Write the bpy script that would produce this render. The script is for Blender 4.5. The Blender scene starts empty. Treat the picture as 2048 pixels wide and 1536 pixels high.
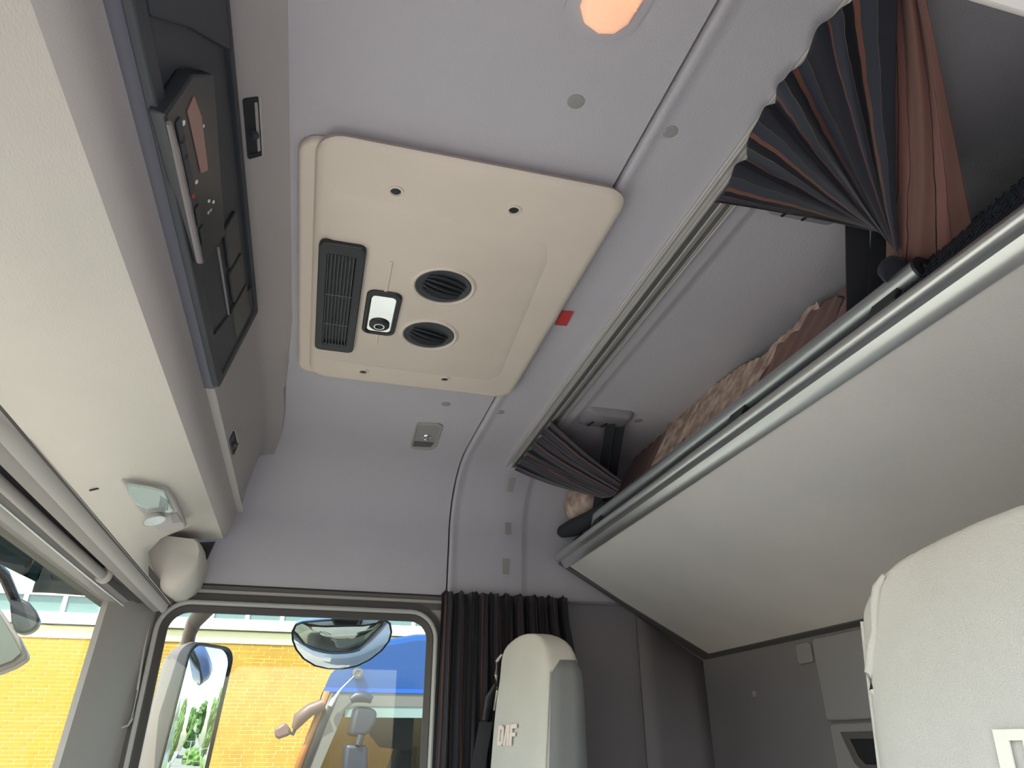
import bpy, bmesh, math, random
from mathutils import Vector, Matrix
random.seed(7)
PI = math.pi
Z0 = 2.5                       # camera height above the yard; geometry below is written relative to it
C = bpy.context.scene.collection
sc = bpy.context.scene

# ------------------------------------------------------------------ camera, light, exposure
F_PX, W_PX, H_PX = 1420.0, 2048.0, 1536.0
TH, PT = math.radians(15.0), math.radians(27.1)
FW = Vector((math.cos(PT)*math.cos(TH), -math.cos(PT)*math.sin(TH), math.sin(PT)))
RT = Vector((-math.sin(TH), -math.cos(TH), 0))
UP = RT.cross(FW)
cam_d = bpy.data.cameras.new('camera'); cam = bpy.data.objects.new('camera', cam_d); C.objects.link(cam)
cam_d.sensor_width = 36.0; cam_d.sensor_fit = 'HORIZONTAL'; cam_d.lens = F_PX/W_PX*36.0
cam_d.clip_start = 0.02; cam_d.clip_end = 400
cam.matrix_world = Matrix(((RT.x, UP.x, -FW.x, 0), (RT.y, UP.y, -FW.y, 0), (RT.z, UP.z, -FW.z, Z0), (0, 0, 0, 1)))
sc.camera = cam
sc.view_settings.view_transform = 'Standard'; sc.view_settings.look = 'None'
sc.view_settings.gamma = 1.0; sc.view_settings.use_curve_mapping = False
sc.view_settings.exposure = 1.02
world = bpy.data.worlds.new('sky'); sc.world = world; world.use_nodes = True
wn = world.node_tree; wn.nodes.clear()
sky = wn.nodes.new('ShaderNodeTexSky'); sky.sky_type = 'NISHITA'; sky.sun_disc = False
sky.sun_elevation = math.radians(52); sky.sun_rotation = math.radians(316)
sky.air_density = 1.2; sky.dust_density = 1.5
bg = wn.nodes.new('ShaderNodeBackground'); bg.inputs['Strength'].default_value = 0.42
wo = wn.nodes.new('ShaderNodeOutputWorld')
wn.links.new(sky.outputs[0], bg.inputs[0]); wn.links.new(bg.outputs[0], wo.inputs[0])
sun_d = bpy.data.lights.new('sun', 'SUN'); sun_d.energy = 7.5; sun_d.angle = 0.009; sun_d.color = (1, .95, .86)
sun = bpy.data.objects.new('sun', sun_d); C.objects.link(sun); sun.location = (-6, 6, 14)
sun.rotation_euler = Vector((.40, -.42, -.815)).to_track_quat('-Z', 'Y').to_euler()
sc.cycles.diffuse_bounces = 6
sc.cycles.max_bounces = 14
sc.cycles.transparent_max_bounces = 16
try:
    sc.cycles.use_denoising = True
    sc.cycles.sample_clamp_indirect = 6.0
except Exception: pass
def portal(name, loc, direction, sx, sy):       # sampling aid in the cab's real openings, gives off no light
    d = bpy.data.lights.new(name, 'AREA'); d.shape = 'RECTANGLE'; d.size = sx; d.size_y = sy
    d.cycles.is_portal = True
    o = bpy.data.objects.new(name, d); C.objects.link(o); o.location = (loc[0], loc[1], loc[2]+Z0)
    o.rotation_euler = Vector(direction).to_track_quat('-Z', 'Z').to_euler()
portal('portal_door_opening', (-.10, 0.05, -.35), (1, 0, 0), 1.3, 1.7)
portal('portal_windshield', (1.288, .95, -.1), (0, -1, 0), 2.3, 1.2)
portal('portal_side_window', (2.50, .03, -.07), (-1, 0, 0), .86, .95)

# ------------------------------------------------------------------ rays through pixels (2048 x 1536 frame)
def ray(x, y): return FW + RT*((x-W_PX/2)/F_PX) + UP*((H_PX/2-y)/F_PX)
def ax(x, y, X): d = ray(x, y); return d*(X/d.x)
def ay(x, y, Y): d = ray(x, y); return d*(Y/d.y)
def az(x, y, Z): d = ray(x, y); return d*(Z/d.z)
def hit(x, y, P0, n):
    d = ray(x, y); n = Vector(n); return d*(Vector(P0).dot(n)/d.dot(n))

# ------------------------------------------------------------------ geometry builder
class G:
    def __init__(s): s.v = []; s.f = []; s.uv = {}
    def pts(s, ps):
        b = len(s.v); s.v += [Vector(p) for p in ps]; return b
    def face(s, idx, uv=None):
        s.f.append(tuple(idx))
        if uv: s.uv[len(s.f)-1] = uv
    def box(s, a, b):
        x0, y0, z0 = a; x1, y1, z1 = b
        x0, x1 = min(x0, x1), max(x0, x1); y0, y1 = min(y0, y1), max(y0, y1); z0, z1 = min(z0, z1), max(z0, z1)
        k = s.pts([(x0,y0,z0),(x1,y0,z0),(x1,y1,z0),(x0,y1,z0),(x0,y0,z1),(x1,y0,z1),(x1,y1,z1),(x0,y1,z1)])
        for q in ((0,3,2,1),(4,5,6,7),(0,1,5,4),(1,2,6,5),(2,3,7,6),(3,0,4,7)): s.face([k+i for i in q])
        return s
    def obox(s, c, u, v, w, a, b, d):          # centre, three axes, half sizes
        c = Vector(c); u = Vector(u).normalized()*a; v = Vector(v).normalized()*b; w = Vector(w).normalized()*d
        k = s.pts([c-u-v-w, c+u-v-w, c+u+v-w, c-u+v-w, c-u-v+w, c+u-v+w, c+u+v+w, c-u+v+w])
        for q in ((0,3,2,1),(4,5,6,7),(0,1,5,4),(1,2,6,5),(2,3,7,6),(3,0,4,7)): s.face([k+i for i in q])
        return s
    def prism(s, poly, vec):
        n = len(poly); vec = Vector(vec); k = s.pts(poly); s.pts([Vector(p)+vec for p in poly])
        s.face([k+i for i in range(n)][::-1]); s.face([k+n+i for i in range(n)])
        for i in range(n): j = (i+1) % n; s.face([k+i, k+j, k+n+j, k+n+i])
        return s
    def ring(s, outer, inner, vec):            # plate with a hole, same point count
        n = len(outer); vec = Vector(vec)
        k = s.pts(outer); m = s.pts(inner); k2 = s.pts([Vector(p)+vec for p in outer]); m2 = s.pts([Vector(p)+vec for p in inner])
        for i in range(n):
            j = (i+1) % n
            s.face([k+i, k+j, m+j, m+i]); s.face([k2+i, m2+i, m2+j, k2+j])
            s.face([k+i, k2+i, k2+j, k+j]); s.face([m+i, m+j, m2+j, m2+i])
        return s
    def loft(s, rows, close=False, cap0=False, cap1=False, uv=False):
        nr = len(rows); nc = len(rows[0]); ks = [s.pts(r) for r in rows]
        for i in range(nr-1):
            for j in range(nc if close else nc-1):
                j2 = (j+1) % nc
                u = None
                if uv:
                    a, b = i/(nr-1), (i+1)/(nr-1); c, d = j/(nc-1), (j+1)/(nc-1)
                    u = [(c, a), (d, a), (d, b), (c, b)]
                s.face([ks[i]+j, ks[i]+j2, ks[i+1]+j2, ks[i+1]+j], u)
        if cap0: s.face([ks[0]+j for j in range(nc)][::-1])
        if cap1: s.face([ks[-1]+j for j in range(nc)])
        return s
    def tube(s, path, r, n=10, cap=True, flat=1.0, upv=(0, 0, 1)):
        path = [Vector(p) for p in path]; rows = []
        for i, p in enumerate(path):
            t = (path[min(i+1, len(path)-1)] - path[max(i-1, 0)]).normalized()
            a = t.cross(Vector(upv))
            if a.length < 1e-3: a = t.cross(Vector((1, 0, 0)))
            a.normalize(); b = a.cross(t).normalized()
            rr = r[i] if isinstance(r, (list, tuple)) else r
            rows.append([p + a*(math.cos(2*PI*q/n)*rr) + b*(math.sin(2*PI*q/n)*rr*flat) for q in range(n)])
        return s.loft(rows, True, cap, cap)
    def lathe(s, prof, c, axis, n=28, cap0=True, cap1=True):    # prof: (radius, height)
        c = Vector(c); w = Vector(axis).normalized(); a = w.orthogonal().normalized(); b = w.cross(a)
        rows = [[c + w*h + a*(math.cos(2*PI*q/n)*r) + b*(math.sin(2*PI*q/n)*r) for q in range(n)] for r, h in prof]
        return s.loft(rows, True, cap0, cap1)
def frame(o, u, v, n):
    o, u, v, n = Vector(o), Vector(u).normalized(), Vector(v).normalized(), Vector(n).normalized()
    return lambda a, b, c=0.0: o + u*a + v*b + n*c
def rrect(a0, a1, b0, b1, r, k=5):
    out = []
    for cx, cy, s in ((a1-r, b1-r, 0), (a0+r, b1-r, 1), (a0+r, b0+r, 2), (a1-r, b0+r, 3)):
        for i in range(k+1):
            t = (s + i/k)*PI/2; out.append((cx + r*math.cos(t), cy + r*math.sin(t)))
    return out
def on(f, poly, c=0.0): return [f(a, b, c) for a, b in poly]

WL = {}
def obj(name, g, mat, parent=None, label=None, cat=None, group=None, kind=None, bevel=0, seg=2, smooth=40, sub=0, solid=0):
    me = bpy.data.meshes.new(name)
    vs = [Vector((p.x, p.y, p.z+Z0)) for p in g.v]
    if parent is None:
        xs = [p.x for p in vs]; ys = [p.y for p in vs]; zs = [p.z for p in vs]
        org = Vector(((min(xs)+max(xs))/2, (min(ys)+max(ys))/2, min(zs)))
    else: org = WL[parent.name]
    me.from_pydata([p-org for p in vs], [], g.f); me.update()
    if g.uv:
        ul = me.uv_layers.new(name='UVMap')
        for fi, uvs in g.uv.items():
            for li, q in zip(me.polygons[fi].loop_indices, uvs): ul.data[li].uv = q
    bm = bmesh.new(); bm.from_mesh(me); bmesh.ops.remove_doubles(bm, verts=bm.verts, dist=1e-6)
    bmesh.ops.recalc_face_normals(bm, faces=bm.faces); bm.to_mesh(me); bm.free()
    o = bpy.data.objects.new(name, me); C.objects.link(o)
    me.materials.append(mat)
    if smooth:
        for p in me.polygons: p.use_smooth = True
        me.set_sharp_from_angle(angle=math.radians(smooth))
    if parent is None: o.location = org
    else: o.parent = parent
    WL[o.name] = org.copy()
    if solid:
        m = o.modifiers.new('thickness', 'SOLIDIFY'); m.thickness = solid; m.offset = 0
    if bevel:
        m = o.modifiers.new('bevel', 'BEVEL'); m.width = bevel; m.segments = seg; m.limit_method = 'ANGLE'; m.angle_limit = math.radians(35)
        m.harden_normals = False
    if sub:
        m = o.modifiers.new('subdivision', 'SUBSURF'); m.levels = sub; m.render_levels = sub
    tag(o, label, cat, group, kind)
    return o
def tag(o, label=None, cat=None, group=None, kind=None):
    if label: o['label'] = label
    if cat: o['category'] = cat
    if group: o['group'] = group
    if kind: o['kind'] = kind
    return o
def thing(name, loc, label=None, cat=None, group=None, kind=None):
    o = bpy.data.objects.new(name, None); C.objects.link(o); o.empty_display_size = .05
    o.location = (loc[0], loc[1], loc[2]+Z0); WL[o.name] = o.location.copy()
    return tag(o, label, cat, group, kind)
def dup(root, delta, label=None):
    r = root.copy(); C.objects.link(r); r.location = root.location + Vector(delta)
    WL[r.name] = r.location.copy()
    if label: r['label'] = label
    for ch in root.children:
        c = ch.copy(); C.objects.link(c); c.parent = r; WL[c.name] = r.location.copy()
        for g2 in ch.children:
            d = g2.copy(); C.objects.link(d); d.parent = c; WL[d.name] = r.location.copy()
    return r
def piece(src, delta, parent):                  # a shared-mesh copy of one part
    c = src.copy(); C.objects.link(c); c.parent = parent; c.location = src.location + Vector(delta); WL[c.name] = WL[parent.name]
    return c

# ------------------------------------------------------------------ materials
def mat(name, col, rough=.6, metal=0, bump=0, bscale=200, var=0, vscale=3, spec=.5, emit=None, estr=0, coat=0, aniso=None, col2=None, sheen=0):
    m = bpy.data.materials.new(name); m.use_nodes = True; nt = m.node_tree; b = nt.nodes['Principled BSDF']
    b.inputs['Base Color'].default_value = (*col, 1); b.inputs['Roughness'].default_value = rough
    b.inputs['Metallic'].default_value = metal; b.inputs['Specular IOR Level'].default_value = spec
    if coat: b.inputs['Coat Weight'].default_value = coat; b.inputs['Coat Roughness'].default_value = .06
    if sheen: b.inputs['Sheen Weight'].default_value = sheen
    if emit: b.inputs['Emission Color'].default_value = (*emit, 1); b.inputs['Emission Strength'].default_value = estr
    if bump or var or col2:
        tc = nt.nodes.new('ShaderNodeTexCoord'); mp = nt.nodes.new('ShaderNodeMapping')
        nt.links.new(tc.outputs['Object'], mp.inputs[0])
        if aniso: mp.inputs['Scale'].default_value = aniso
    if bump:
        n = nt.nodes.new('ShaderNodeTexNoise'); n.inputs['Scale'].default_value = bscale; n.inputs['Detail'].default_value = 3
        bp = nt.nodes.new('ShaderNodeBump'); bp.inputs['Strength'].default_value = bump; bp.inputs['Distance'].default_value = .0015
        nt.links.new(mp.outputs[0], n.inputs['Vector']); nt.links.new(n.outputs[0], bp.inputs['Height']); nt.links.new(bp.outputs[0], b.inputs['Normal'])
    if var or col2:
        n = nt.nodes.new('ShaderNodeTexNoise'); n.inputs['Scale'].default_value = vscale; n.inputs['Detail'].default_value = 5
        nt.links.new(tc.outputs['Object'], n.inputs['Vector'])
        r = nt.nodes.new('ShaderNodeValToRGB'); r.color_ramp.elements[0].position = .35; r.color_ramp.elements[1].position = .68
        c2 = col2 or tuple(c*(1-var) for c in col)
        r.color_ramp.elements[0].color = (*c2, 1); r.color_ramp.elements[1].color = (*col, 1)
        nt.links.new(n.outputs[0], r.inputs[0]); nt.links.new(r.outputs[0], b.inputs['Base Color'])
    return m
def glass(name, tint, gloss=.9, rough=0.0, f0=.04):
    m = bpy.data.materials.new(name); m.use_nodes = True; nt = m.node_tree; nt.nodes.clear(); L = nt.links.new
    t = nt.nodes.new('ShaderNodeBsdfTransparent'); t.inputs[0].default_value = (*tint, 1)
    g = nt.nodes.new('ShaderNodeBsdfGlossy'); g.inputs['Roughness'].default_value = rough; g.inputs[0].default_value = (gloss, gloss, gloss, 1)
    ge = nt.nodes.new('ShaderNodeNewGeometry'); dt = nt.nodes.new('ShaderNodeVectorMath'); dt.operation = 'DOT_PRODUCT'
    ab = nt.nodes.new('ShaderNodeMath'); ab.operation = 'ABSOLUTE'
    su = nt.nodes.new('ShaderNodeMath'); su.operation = 'SUBTRACT'; su.inputs[0].default_value = 1.0
    po = nt.nodes.new('ShaderNodeMath'); po.operation = 'POWER'; po.inputs[1].default_value = 5.0
    ma = nt.nodes.new('ShaderNodeMath'); ma.operation = 'MULTIPLY_ADD'; ma.inputs[1].default_value = 1-f0; ma.inputs[2].default_value = f0
    L(ge.outputs['Normal'], dt.inputs[0]); L(ge.outputs['Incoming'], dt.inputs[1]); L(dt.outputs['Value'], ab.inputs[0]); L(ab.outputs[0], su.inputs[1]); L(su.outputs[0], po.inputs[0]); L(po.outputs[0], ma.inputs[0])
    mx = nt.nodes.new('ShaderNodeMixShader'); o = nt.nodes.new('ShaderNodeOutputMaterial')
    L(ma.outputs[0], mx.inputs[0]); L(t.outputs[0], mx.inputs[1]); L(g.outputs[0], mx.inputs[2]); L(mx.outputs[0], o.inputs[0])
    return m
def stripes(name, stops, n, rough=.85, distort=.02, stretch=(1, 1)):    # stripes along u of the cloth
    m = bpy.data.materials.new(name); m.use_nodes = True; nt = m.node_tree; b = nt.nodes['Principled BSDF']
    b.inputs['Roughness'].default_value = rough; b.inputs['Specular IOR Level'].default_value = .25; b.inputs['Sheen Weight'].default_value = .15
    uv = nt.nodes.new('ShaderNodeUVMap'); sp = nt.nodes.new('ShaderNodeSeparateXYZ')
    nz = nt.nodes.new('ShaderNodeTexNoise'); nz.inputs['Scale'].default_value = 4; nz.inputs['Detail'].default_value = 2
    a = nt.nodes.new('ShaderNodeMath'); a.operation = 'MULTIPLY_ADD'; a.inputs[1].default_value = distort
    mu = nt.nodes.new('ShaderNodeMath'); mu.operation = 'MULTIPLY'; mu.inputs[1].default_value = n
    fr = nt.nodes.new('ShaderNodeMath'); fr.operation = 'FRACT'
    r = nt.nodes.new('ShaderNodeValToRGB'); r.color_ramp.interpolation = 'CONSTANT'
    for i, (p, c) in enumerate(stops):
        e = r.color_ramp.elements[i] if i < 2 else r.color_ramp.elements.new(p)
        e.position = p; e.color = (*c, 1)
    L = nt.links.new
    L(uv.outputs[0], sp.inputs[0]); L(uv.outputs[0], nz.inputs['Vector']); L(nz.outputs[0], a.inputs[0]); L(sp.outputs[0], a.inputs[2])
    L(a.outputs[0], mu.inputs[0]); L(mu.outputs[0], fr.inputs[0]); L(fr.outputs[0], r.inputs[0]); L(r.outputs[0], b.inputs['Base Color'])
    wv = nt.nodes.new('ShaderNodeTexNoise'); wv.inputs['Scale'].default_value = 900
    bp = nt.nodes.new('ShaderNodeBump'); bp.inputs['Strength'].default_value = .2; bp.inputs['Distance'].default_value = .0006
    L(wv.outputs[0], bp.inputs['Height']); L(bp.outputs[0], b.inputs['Normal'])
    return m
M_HEAD = mat('headliner_fabric', (.505, .488, .530), .95, bump=.6, bscale=330, var=.06, vscale=2.5, spec=.15, sheen=.1)
M_WALL = mat('moulded_wall_plastic', (.48, .45, .44), .7, bump=.2, bscale=500, var=.05, vscale=3, spec=.3)
M_SHELF = mat('shelf_plastic', (.68, .645, .585), .62, bump=.35, bscale=420, var=.04, vscale=4, spec=.35, aniso=(.35, 1, 1))
M_FASC = mat('fascia_plastic', (.40, .37, .365), .6, bump=.2, bscale=420, spec=.35)
M_PANEL = mat('beige_panel_plastic', (.72, .635, .55), .55, bump=.12, bscale=500, var=.05, vscale=6, spec=.35)
M_BUNK = mat('bunk_fabric', (.72, .69, .66), .95, bump=.5, bscale=500, var=.07, vscale=4, spec=.15)
M_ALU = mat('satin_aluminium', (.72, .73, .72), .33, .9)
M_ALU2 = mat('grey_tube_metal', (.52, .55, .56), .34, .85)
M_RAILW = mat('rail_pale_metal', (.62, .60, .58), .4, .6)
M_BLACK = mat('black_plastic', (.02, .022, .026), .45, spec=.5)
M_NAVY = mat('dark_console_plastic', (.045, .05, .06), .5, bump=.15, bscale=500, spec=.45)
M_RADIO = mat('radio_plastic', (.03, .034, .04), .35)
M_LCD = mat('pink_brown_display', (.30, .16, .14), .25)
M_DKTRIM = mat('dark_trim', (.10, .095, .095), .55, bump=.1, bscale=400)
M_TRIM = mat('grey_trim', (.36, .34, .325), .5, bump=.15, bscale=400)
M_TRIML = mat('light_grey_trim', (.50, .48, .46), .45)
M_RUBBER = mat('window_rubber', (.06, .055, .055), .6)
M_BEAD = mat('seal_bead', (.42, .42, .42), .4)
M_CHROME = mat('chrome', (.85, .86, .88), .06, 1)
M_MIRR = mat('mirror_glass', (.82, .86, .9), .0, 1)
M_PLUG = mat('plug_grey', (.30, .29, .29), .6)
M_STRAP = mat('black_webbing', (.022, .024, .03), .8, bump=.6, bscale=900)
M_LENS = mat('amber_lens', (.95, .58, .42), .25, emit=(1.0, .46, .26), estr=.30)
M_CLEAR = glass('clear_lens', (.86, .9, .88), .95, .05, .08)
M_SILVER = mat('silver_reflector', (.75, .77, .76), .25, .8)
M_RED = mat('red_tag', (.55, .05, .05), .6)
M_TAPE = mat('tape_residue', (.33, .315, .30), .35)
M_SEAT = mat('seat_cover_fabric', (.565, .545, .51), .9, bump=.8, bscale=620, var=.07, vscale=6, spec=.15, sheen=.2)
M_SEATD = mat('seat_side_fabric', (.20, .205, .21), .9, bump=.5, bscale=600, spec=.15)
M_LOGO = mat('logo_print', (.78, .66, .62), .7)
M_LOGOW = mat('logo_print_cream', (.80, .80, .70), .7)
M_REAR = mat('rear_wall_plastic', (.20, .19, .215), .7, bump=.2, bscale=400, var=.06)
M_CAB = mat('cabinet_plastic', (.26, .25, .27), .65, bump=.15, bscale=400)
navy, terra, tan, blk = (.018, .019, .028), (.15, .065, .048), (.17, .12, .09), (.008, .009, .014)
M_CURT = stripes('striped_curtain_cloth', [(0, navy), (.22, terra), (.25, (.04, .045, .06)), (.42, tan), (.427, blk), (.58, terra), (.66, (.035, .04, .055)), (.84, tan), (.847, navy)], 4, distort=.05)
M_CURTD = stripes('dark_striped_curtain_cloth', [(0, navy), (.25, (.11, .045, .035)), (.31, navy), (.50, (.10, .07, .06)), (.515, blk), (.78, (.09, .05, .045)), (.80, navy)], 7, distort=.02)
M_TERRA = stripes('terracotta_cloth', [(0, (.19, .095, .078)), (.30, blk), (.325, (.21, .10, .085)), (.66, blk), (.675, (.18, .09, .075))], 3, distort=.10)
M_LACE = mat('floral_bedding', (.62, .50, .42), .95, bump=.9, bscale=120, col2=(.30, .20, .17), vscale=28, spec=.1)
M_NET = mat('net_cord', (.02, .03, .045), .7)
M_GLASS = glass('window_glass', (.74, .77, .73), .9, 0, .025)
M_WSG = glass('windshield_glass', (.72, .74, .66))
M_SMOKE = glass('smoked_acrylic', (.06, .09, .085), .8, .02)
M_BLUE = mat('blue_paint', (.004, .045, .19), .4, coat=.25)
M_BGREY = mat('truck_grey_panel', (.13, .125, .115), .5)
M_TYRE = mat('tyre_rubber', (.03, .03, .03), .8)
M_BRICK = mat('yellow_brick', (.40, .25, .030), .9, bump=.5, bscale=60, col2=(.36, .19, .020), vscale=2.2)
M_MORT = mat('mortar', (.80, .68, .30), .95)
M_WHITE = mat('white_fascia', (.85, .86, .84), .7)
M_PANE = mat('green_window_pane', (.10, .17, .165), .25, spec=.8)
M_ASPH = mat('asphalt', (.30, .285, .265), .95, bump=.6, bscale=60, var=.25, vscale=.7)
M_PAVE = mat('pale_concrete', (.42, .40, .36), .95, var=.15, vscale=2)
M_LEAF = mat('tree_leaves', (.12, .22, .05), .8, col2=(.05, .11, .025), vscale=3)
M_TRUNK = mat('tree_bark', (.12, .08, .05), .9)
M_FLOOR = mat('cab_floor_mat', (.20, .19, .175), .9)
M_DASH = mat('dashboard_plastic', (.38, .34, .30), .7, bump=.3, bscale=300)

# ================================================================== SETTING: the cab shell
XW, XD, ZC = 2.376, .20, .8625          # passenger wall, driver wall, ceiling height
def cove(off=0.0):                       # cross-section of roof and upper walls, driver side to passenger side
    A_, B_ = .26, .20; p = [(XD+off, .418), (XD+off, .55)]
    for i in range(15):
        t = PI - i/14*PI/2; p.append((XD+A_ + (A_-off)*math.cos(t), ZC-B_ + (B_-off)*math.sin(t)))
    for i in range(1, 8): x = XD+A_ + (XW-XD-2*A_)*i/8; p.append((x, ZC-off))
    for i in range(15):
        t = PI/2 - i/14*PI/2; p.append((XW-A_ + (A_-off)*math.cos(t), ZC-B_ + (B_-off)*math.sin(t)))
    p += [(XW-off, .60), (XW+.004-off, .447)]
    return p
ceil = thing('ceiling', (1.288, -.3, ZC), kind='structure')
g = G(); p = cove(); q = cove(-.02)
g.loft([[Vector((x, .62, z)) for x, z in p], [Vector((x, -.4105, z)) for x, z in p], [Vector((x, -.4105, z)) for x, z in q], [Vector((x, .62, z)) for x, z in q]])
obj('front_headliner', g, M_HEAD, ceil, smooth=50)
g = G()
rows = []
for y, o in ((-.4165, -.02), (-.4165, .004), (-.4185, .0065), (-.424, .0075), (-.431, .0055), (-.440, .001), (-.452, 0), (-.55, 0), (-.668, 0), (-.676, -.003), (-.688, -.0105), (-.700, -.0135), (-.9, -.0135), (-1.36, -.0135)):
    rows.append([Vector((x, y, z)) for x, z in cove(o)])
g.loft(rows)
obj('rear_headliner', g, M_HEAD, ceil, smooth=60)
g = G(); g.loft([[Vector((x, y, z)) for x, z in cove(-.022)] for y in (-.36, -.46)])
obj('seam_backing', g, M_BLACK, ceil)

# passenger side wall behind the door, rear wall, driver's wall, floor, dash
g = G(); g.box((XW+.006, -.40, -1.1), (XW+.03, -1.36, .4465))
g.box((XW-.004, -.84, .4465), (XW+.02, -1.36, .4395))
wall_r = obj('wall_right', g, M_REAR, kind='structure')
g = G()
for i in range(1):
    rows = []
    for y, dx in ((-1.335, 0), (-1.27, .004), (-1.16, .018), (-1.135, .026), (-1.08, .026)):
        rows.append([Vector((XW+.004-dx*.6, y, z)) for z in (-1.1, -.4, .0, .272+(y+1.315)*.571)])
    g.loft(rows)
obj('rear_moulding', g, M_REAR, wall_r, solid=.006)
rear = thing('wall_rear', (1.288, -1.36, -1.1), kind='structure')
obj('wall_panel', G().box((XD, -1.325, -1.1), (XW+.03, -1.36, .88)), M_REAR, rear)
# storage hatches in the rear wall below the bunk
f = frame((0, -1.324, 0), (1, 0, 0), (0, 0, 1), (0, 1, 0))
g = G(); g.prism(on(f, rrect(1.0, 1.752, .060, .262, .012, 3), 0), f(0, 0, .014)-f(0, 0, 0)); obj('upper_hatch', g, M_CAB, rear, bevel=.004)
g = G(); g.prism(on(f, rrect(1.0, 1.746, -.40, .054, .012, 3), 0), f(0, 0, .012)-f(0, 0, 0)); h2 = obj('lower_hatch', g, M_CAB, rear, bevel=.004)
f2 = frame((0, -1.311, 0), (1, 0, 0), (0, 0, 1), (0, 1, 0))
op = [(1.30, .034), (1.700, .034), (1.694, .02), (1.668, -.035), (1.640, -.055), (1.30, -.055)]
ip = [(1.30, .018), (1.672, .018), (1.668, .012), (1.650, -.022), (1.632, -.036), (1.30, -.036)]
g = G(); g.ring(on(f2, op), on(f2, ip), (0, .006, 0)); obj('handle_rim', g, M_DKTRIM, h2, bevel=.002)
g = G(); g.prism(on(f2, ip), (0, .0015, 0)); obj('handle_recess', g, M_BLACK, h2, label='black hand recess')
g = G(); g.prism(on(f, rrect(1.772, 1.836, .205, .258, .010, 3), 0), (0, .008, 0)); obj('hatch_catch', g, M_CAB, rear, bevel=.002)
for px, py in ((1510, 1388),):
    P = ay(px, py, -1.324); obj('wall_plug', G().lathe([(.009, 0), (.009, .004), (.006, .005)], P, (0, 1, 0), 16), M_PLUG, rear)
P = ax(1357, 1401, XW-.012); obj('wall_plug', G().lathe([(.014, 0), (.014, .006), (.009, .008)], P+Vector((.016, 0, 0)), (-1, 0, 0), 18), M_DKTRIM, wall_r)

wl = thing('wall_left', (XD, -.6, -1.1), kind='structure')
obj('upper_side_panel', G().box((XD-.05, .62, .43), (XD-.006, -1.36, .86)), M_WALL, wl)
obj('rear_side_panel', G().box((XD-.04, -.52, -1.1), (XD-.004, -1.36, .417)), M_REAR, wl)
g = G(); g.box((XD-.07, .62, .416), (XD+.005, -.90, .445)); obj('door_header', g, M_TRIML, wl, bevel=.006)
obj('front_pillar', G().box((XD-.05, .50, -1.1), (XD+.02, .62, .405)), M_TRIM, wl, bevel=.01)
g = G().box((XD-.04, .62, -1.14), (XW+.03, -1.36, -1.1)); g.box((XD-.04, .62, -1.14), (XW+.03, .75, -.6)); obj('floor', g, M_FLOOR, kind='structure')

# ------------------------------------------------------------------ curves of the windshield top
XC = 1.288
def hdr(x):                              # rear edge of the windshield header
    a = max(0.0, abs(x-XC)-.102); s = min(a/.91, 1.05); return Vector((x, .594-.172*s, .5525-.1735*s))
def gl_y(x): a = abs(x-XC); return .74 - .036*a - .175*a*a
def gl_top(x): a = abs(x-XC); return .470 - .036*a - .100*a*a
def gtop(x): return Vector((x, gl_y(x), gl_top(x)))

# ------------------------------------------------------------------ overhead shelf above the windshield
shelf = thing('overhead_shelf', (1.288, .3, .55), 'long pale grey overhead shelf running above the windshield', 'overhead shelf')
def ytop(x):
    pts = [(-1, .1236), (1.45, .1236), (1.73, .141), (1.94, .162), (2.156, .196), (2.24, .228), (2.30, .24)]
    for (a, b), (c, d) in zip(pts, pts[1:]):
        if x <= c: return b + (d-b)*(x-a)/(c-a)
    return .24
def covez(x): return ZC if x < 2.116 else ZC-.20*(1-math.sqrt(max(0, 1-((x-2.116)/.26)**2)))
def row_pts(s):
    def X(e): return XD + s*(e-XD)
    xt = X(2.242); zt = ZC+.002 if xt < 2.13 else ZC - .20*(1-math.sqrt(max(0, 1-((xt-2.116)/.26)**2)))
    k3 = .035*max(0, (s-.8)/.2)**2
    P = [Vector((xt, ytop(xt), zt)), Vector((X(2.240), .150+k3, .850)), Vector((X(2.238), .186+k3, .832)), Vector((X(2.234), .1985+k3*.9, .815)),
         Vector((X(2.225), .220+k3*.7, .722)), Vector((X(2.212), .2405+k3*.3, .637)), Vector((X(2.212), .2430, .6305)), Vector((X(2.210), .2490, .6290)),
         Vector((X(2.210), .2600, .6300)), Vector((X(2.222), .2625, .6245)), Vector((X(2.245), .2680, .607)), Vector((X(2.268), .2740, .591)), Vector((X(2.292), .2840, .578)), Vector((X(2.310), .2975, .570))]
    for i_, d_ in ((1, .006), (2, .016), (3, .028)): P[i_].z = min(P[i_].z, covez(P[i_].x)-d_)
    xe = X(2.335); h = hdr(xe); a = Vector((xe, .2975, .570))
    for t in (.04, .2, .4, .6, .8, .97):
        P.append(Vector((X(2.312) + (xe-X(2.312))*t, a.y+(h.y-a.y)*t, a.z+(h.z-a.z)*t - .012*math.sin(PI*t))))
        E_ = {.04: (.31, .5695), .2: (.36, .567), .4: (.42, .563), .6: (.475, .559), .8: (.478, .500), .97: (P[-1].y, P[-1].z)}[t]; kk = min(1, max(0, (s-.84)/.10)); kk = kk*kk*(3-2*kk)
        P[-1] = Vector((P[-1].x, P[-1].y+(E_[0]-P[-1].y)*kk, P[-1].z+(E_[1]-P[-1].z)*kk))
    P.append(h + Vector((0, 0, 0)))
    return P
rows = [row_pts(s) for s in (0, .1, .2, .3, .4, .5, .6, .7, .78, .84, .88, .91, .94, .96, .98, .992, 1.0)]
bot = G(); bot.loft([r[13:] for r in rows]); obj('underside', bot, M_SHELF, shelf, smooth=60)
fas = G(); fas.loft([r[:14] for r in rows])
last = rows[-1]                          # rounded return of the shelf end towards the door
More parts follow.
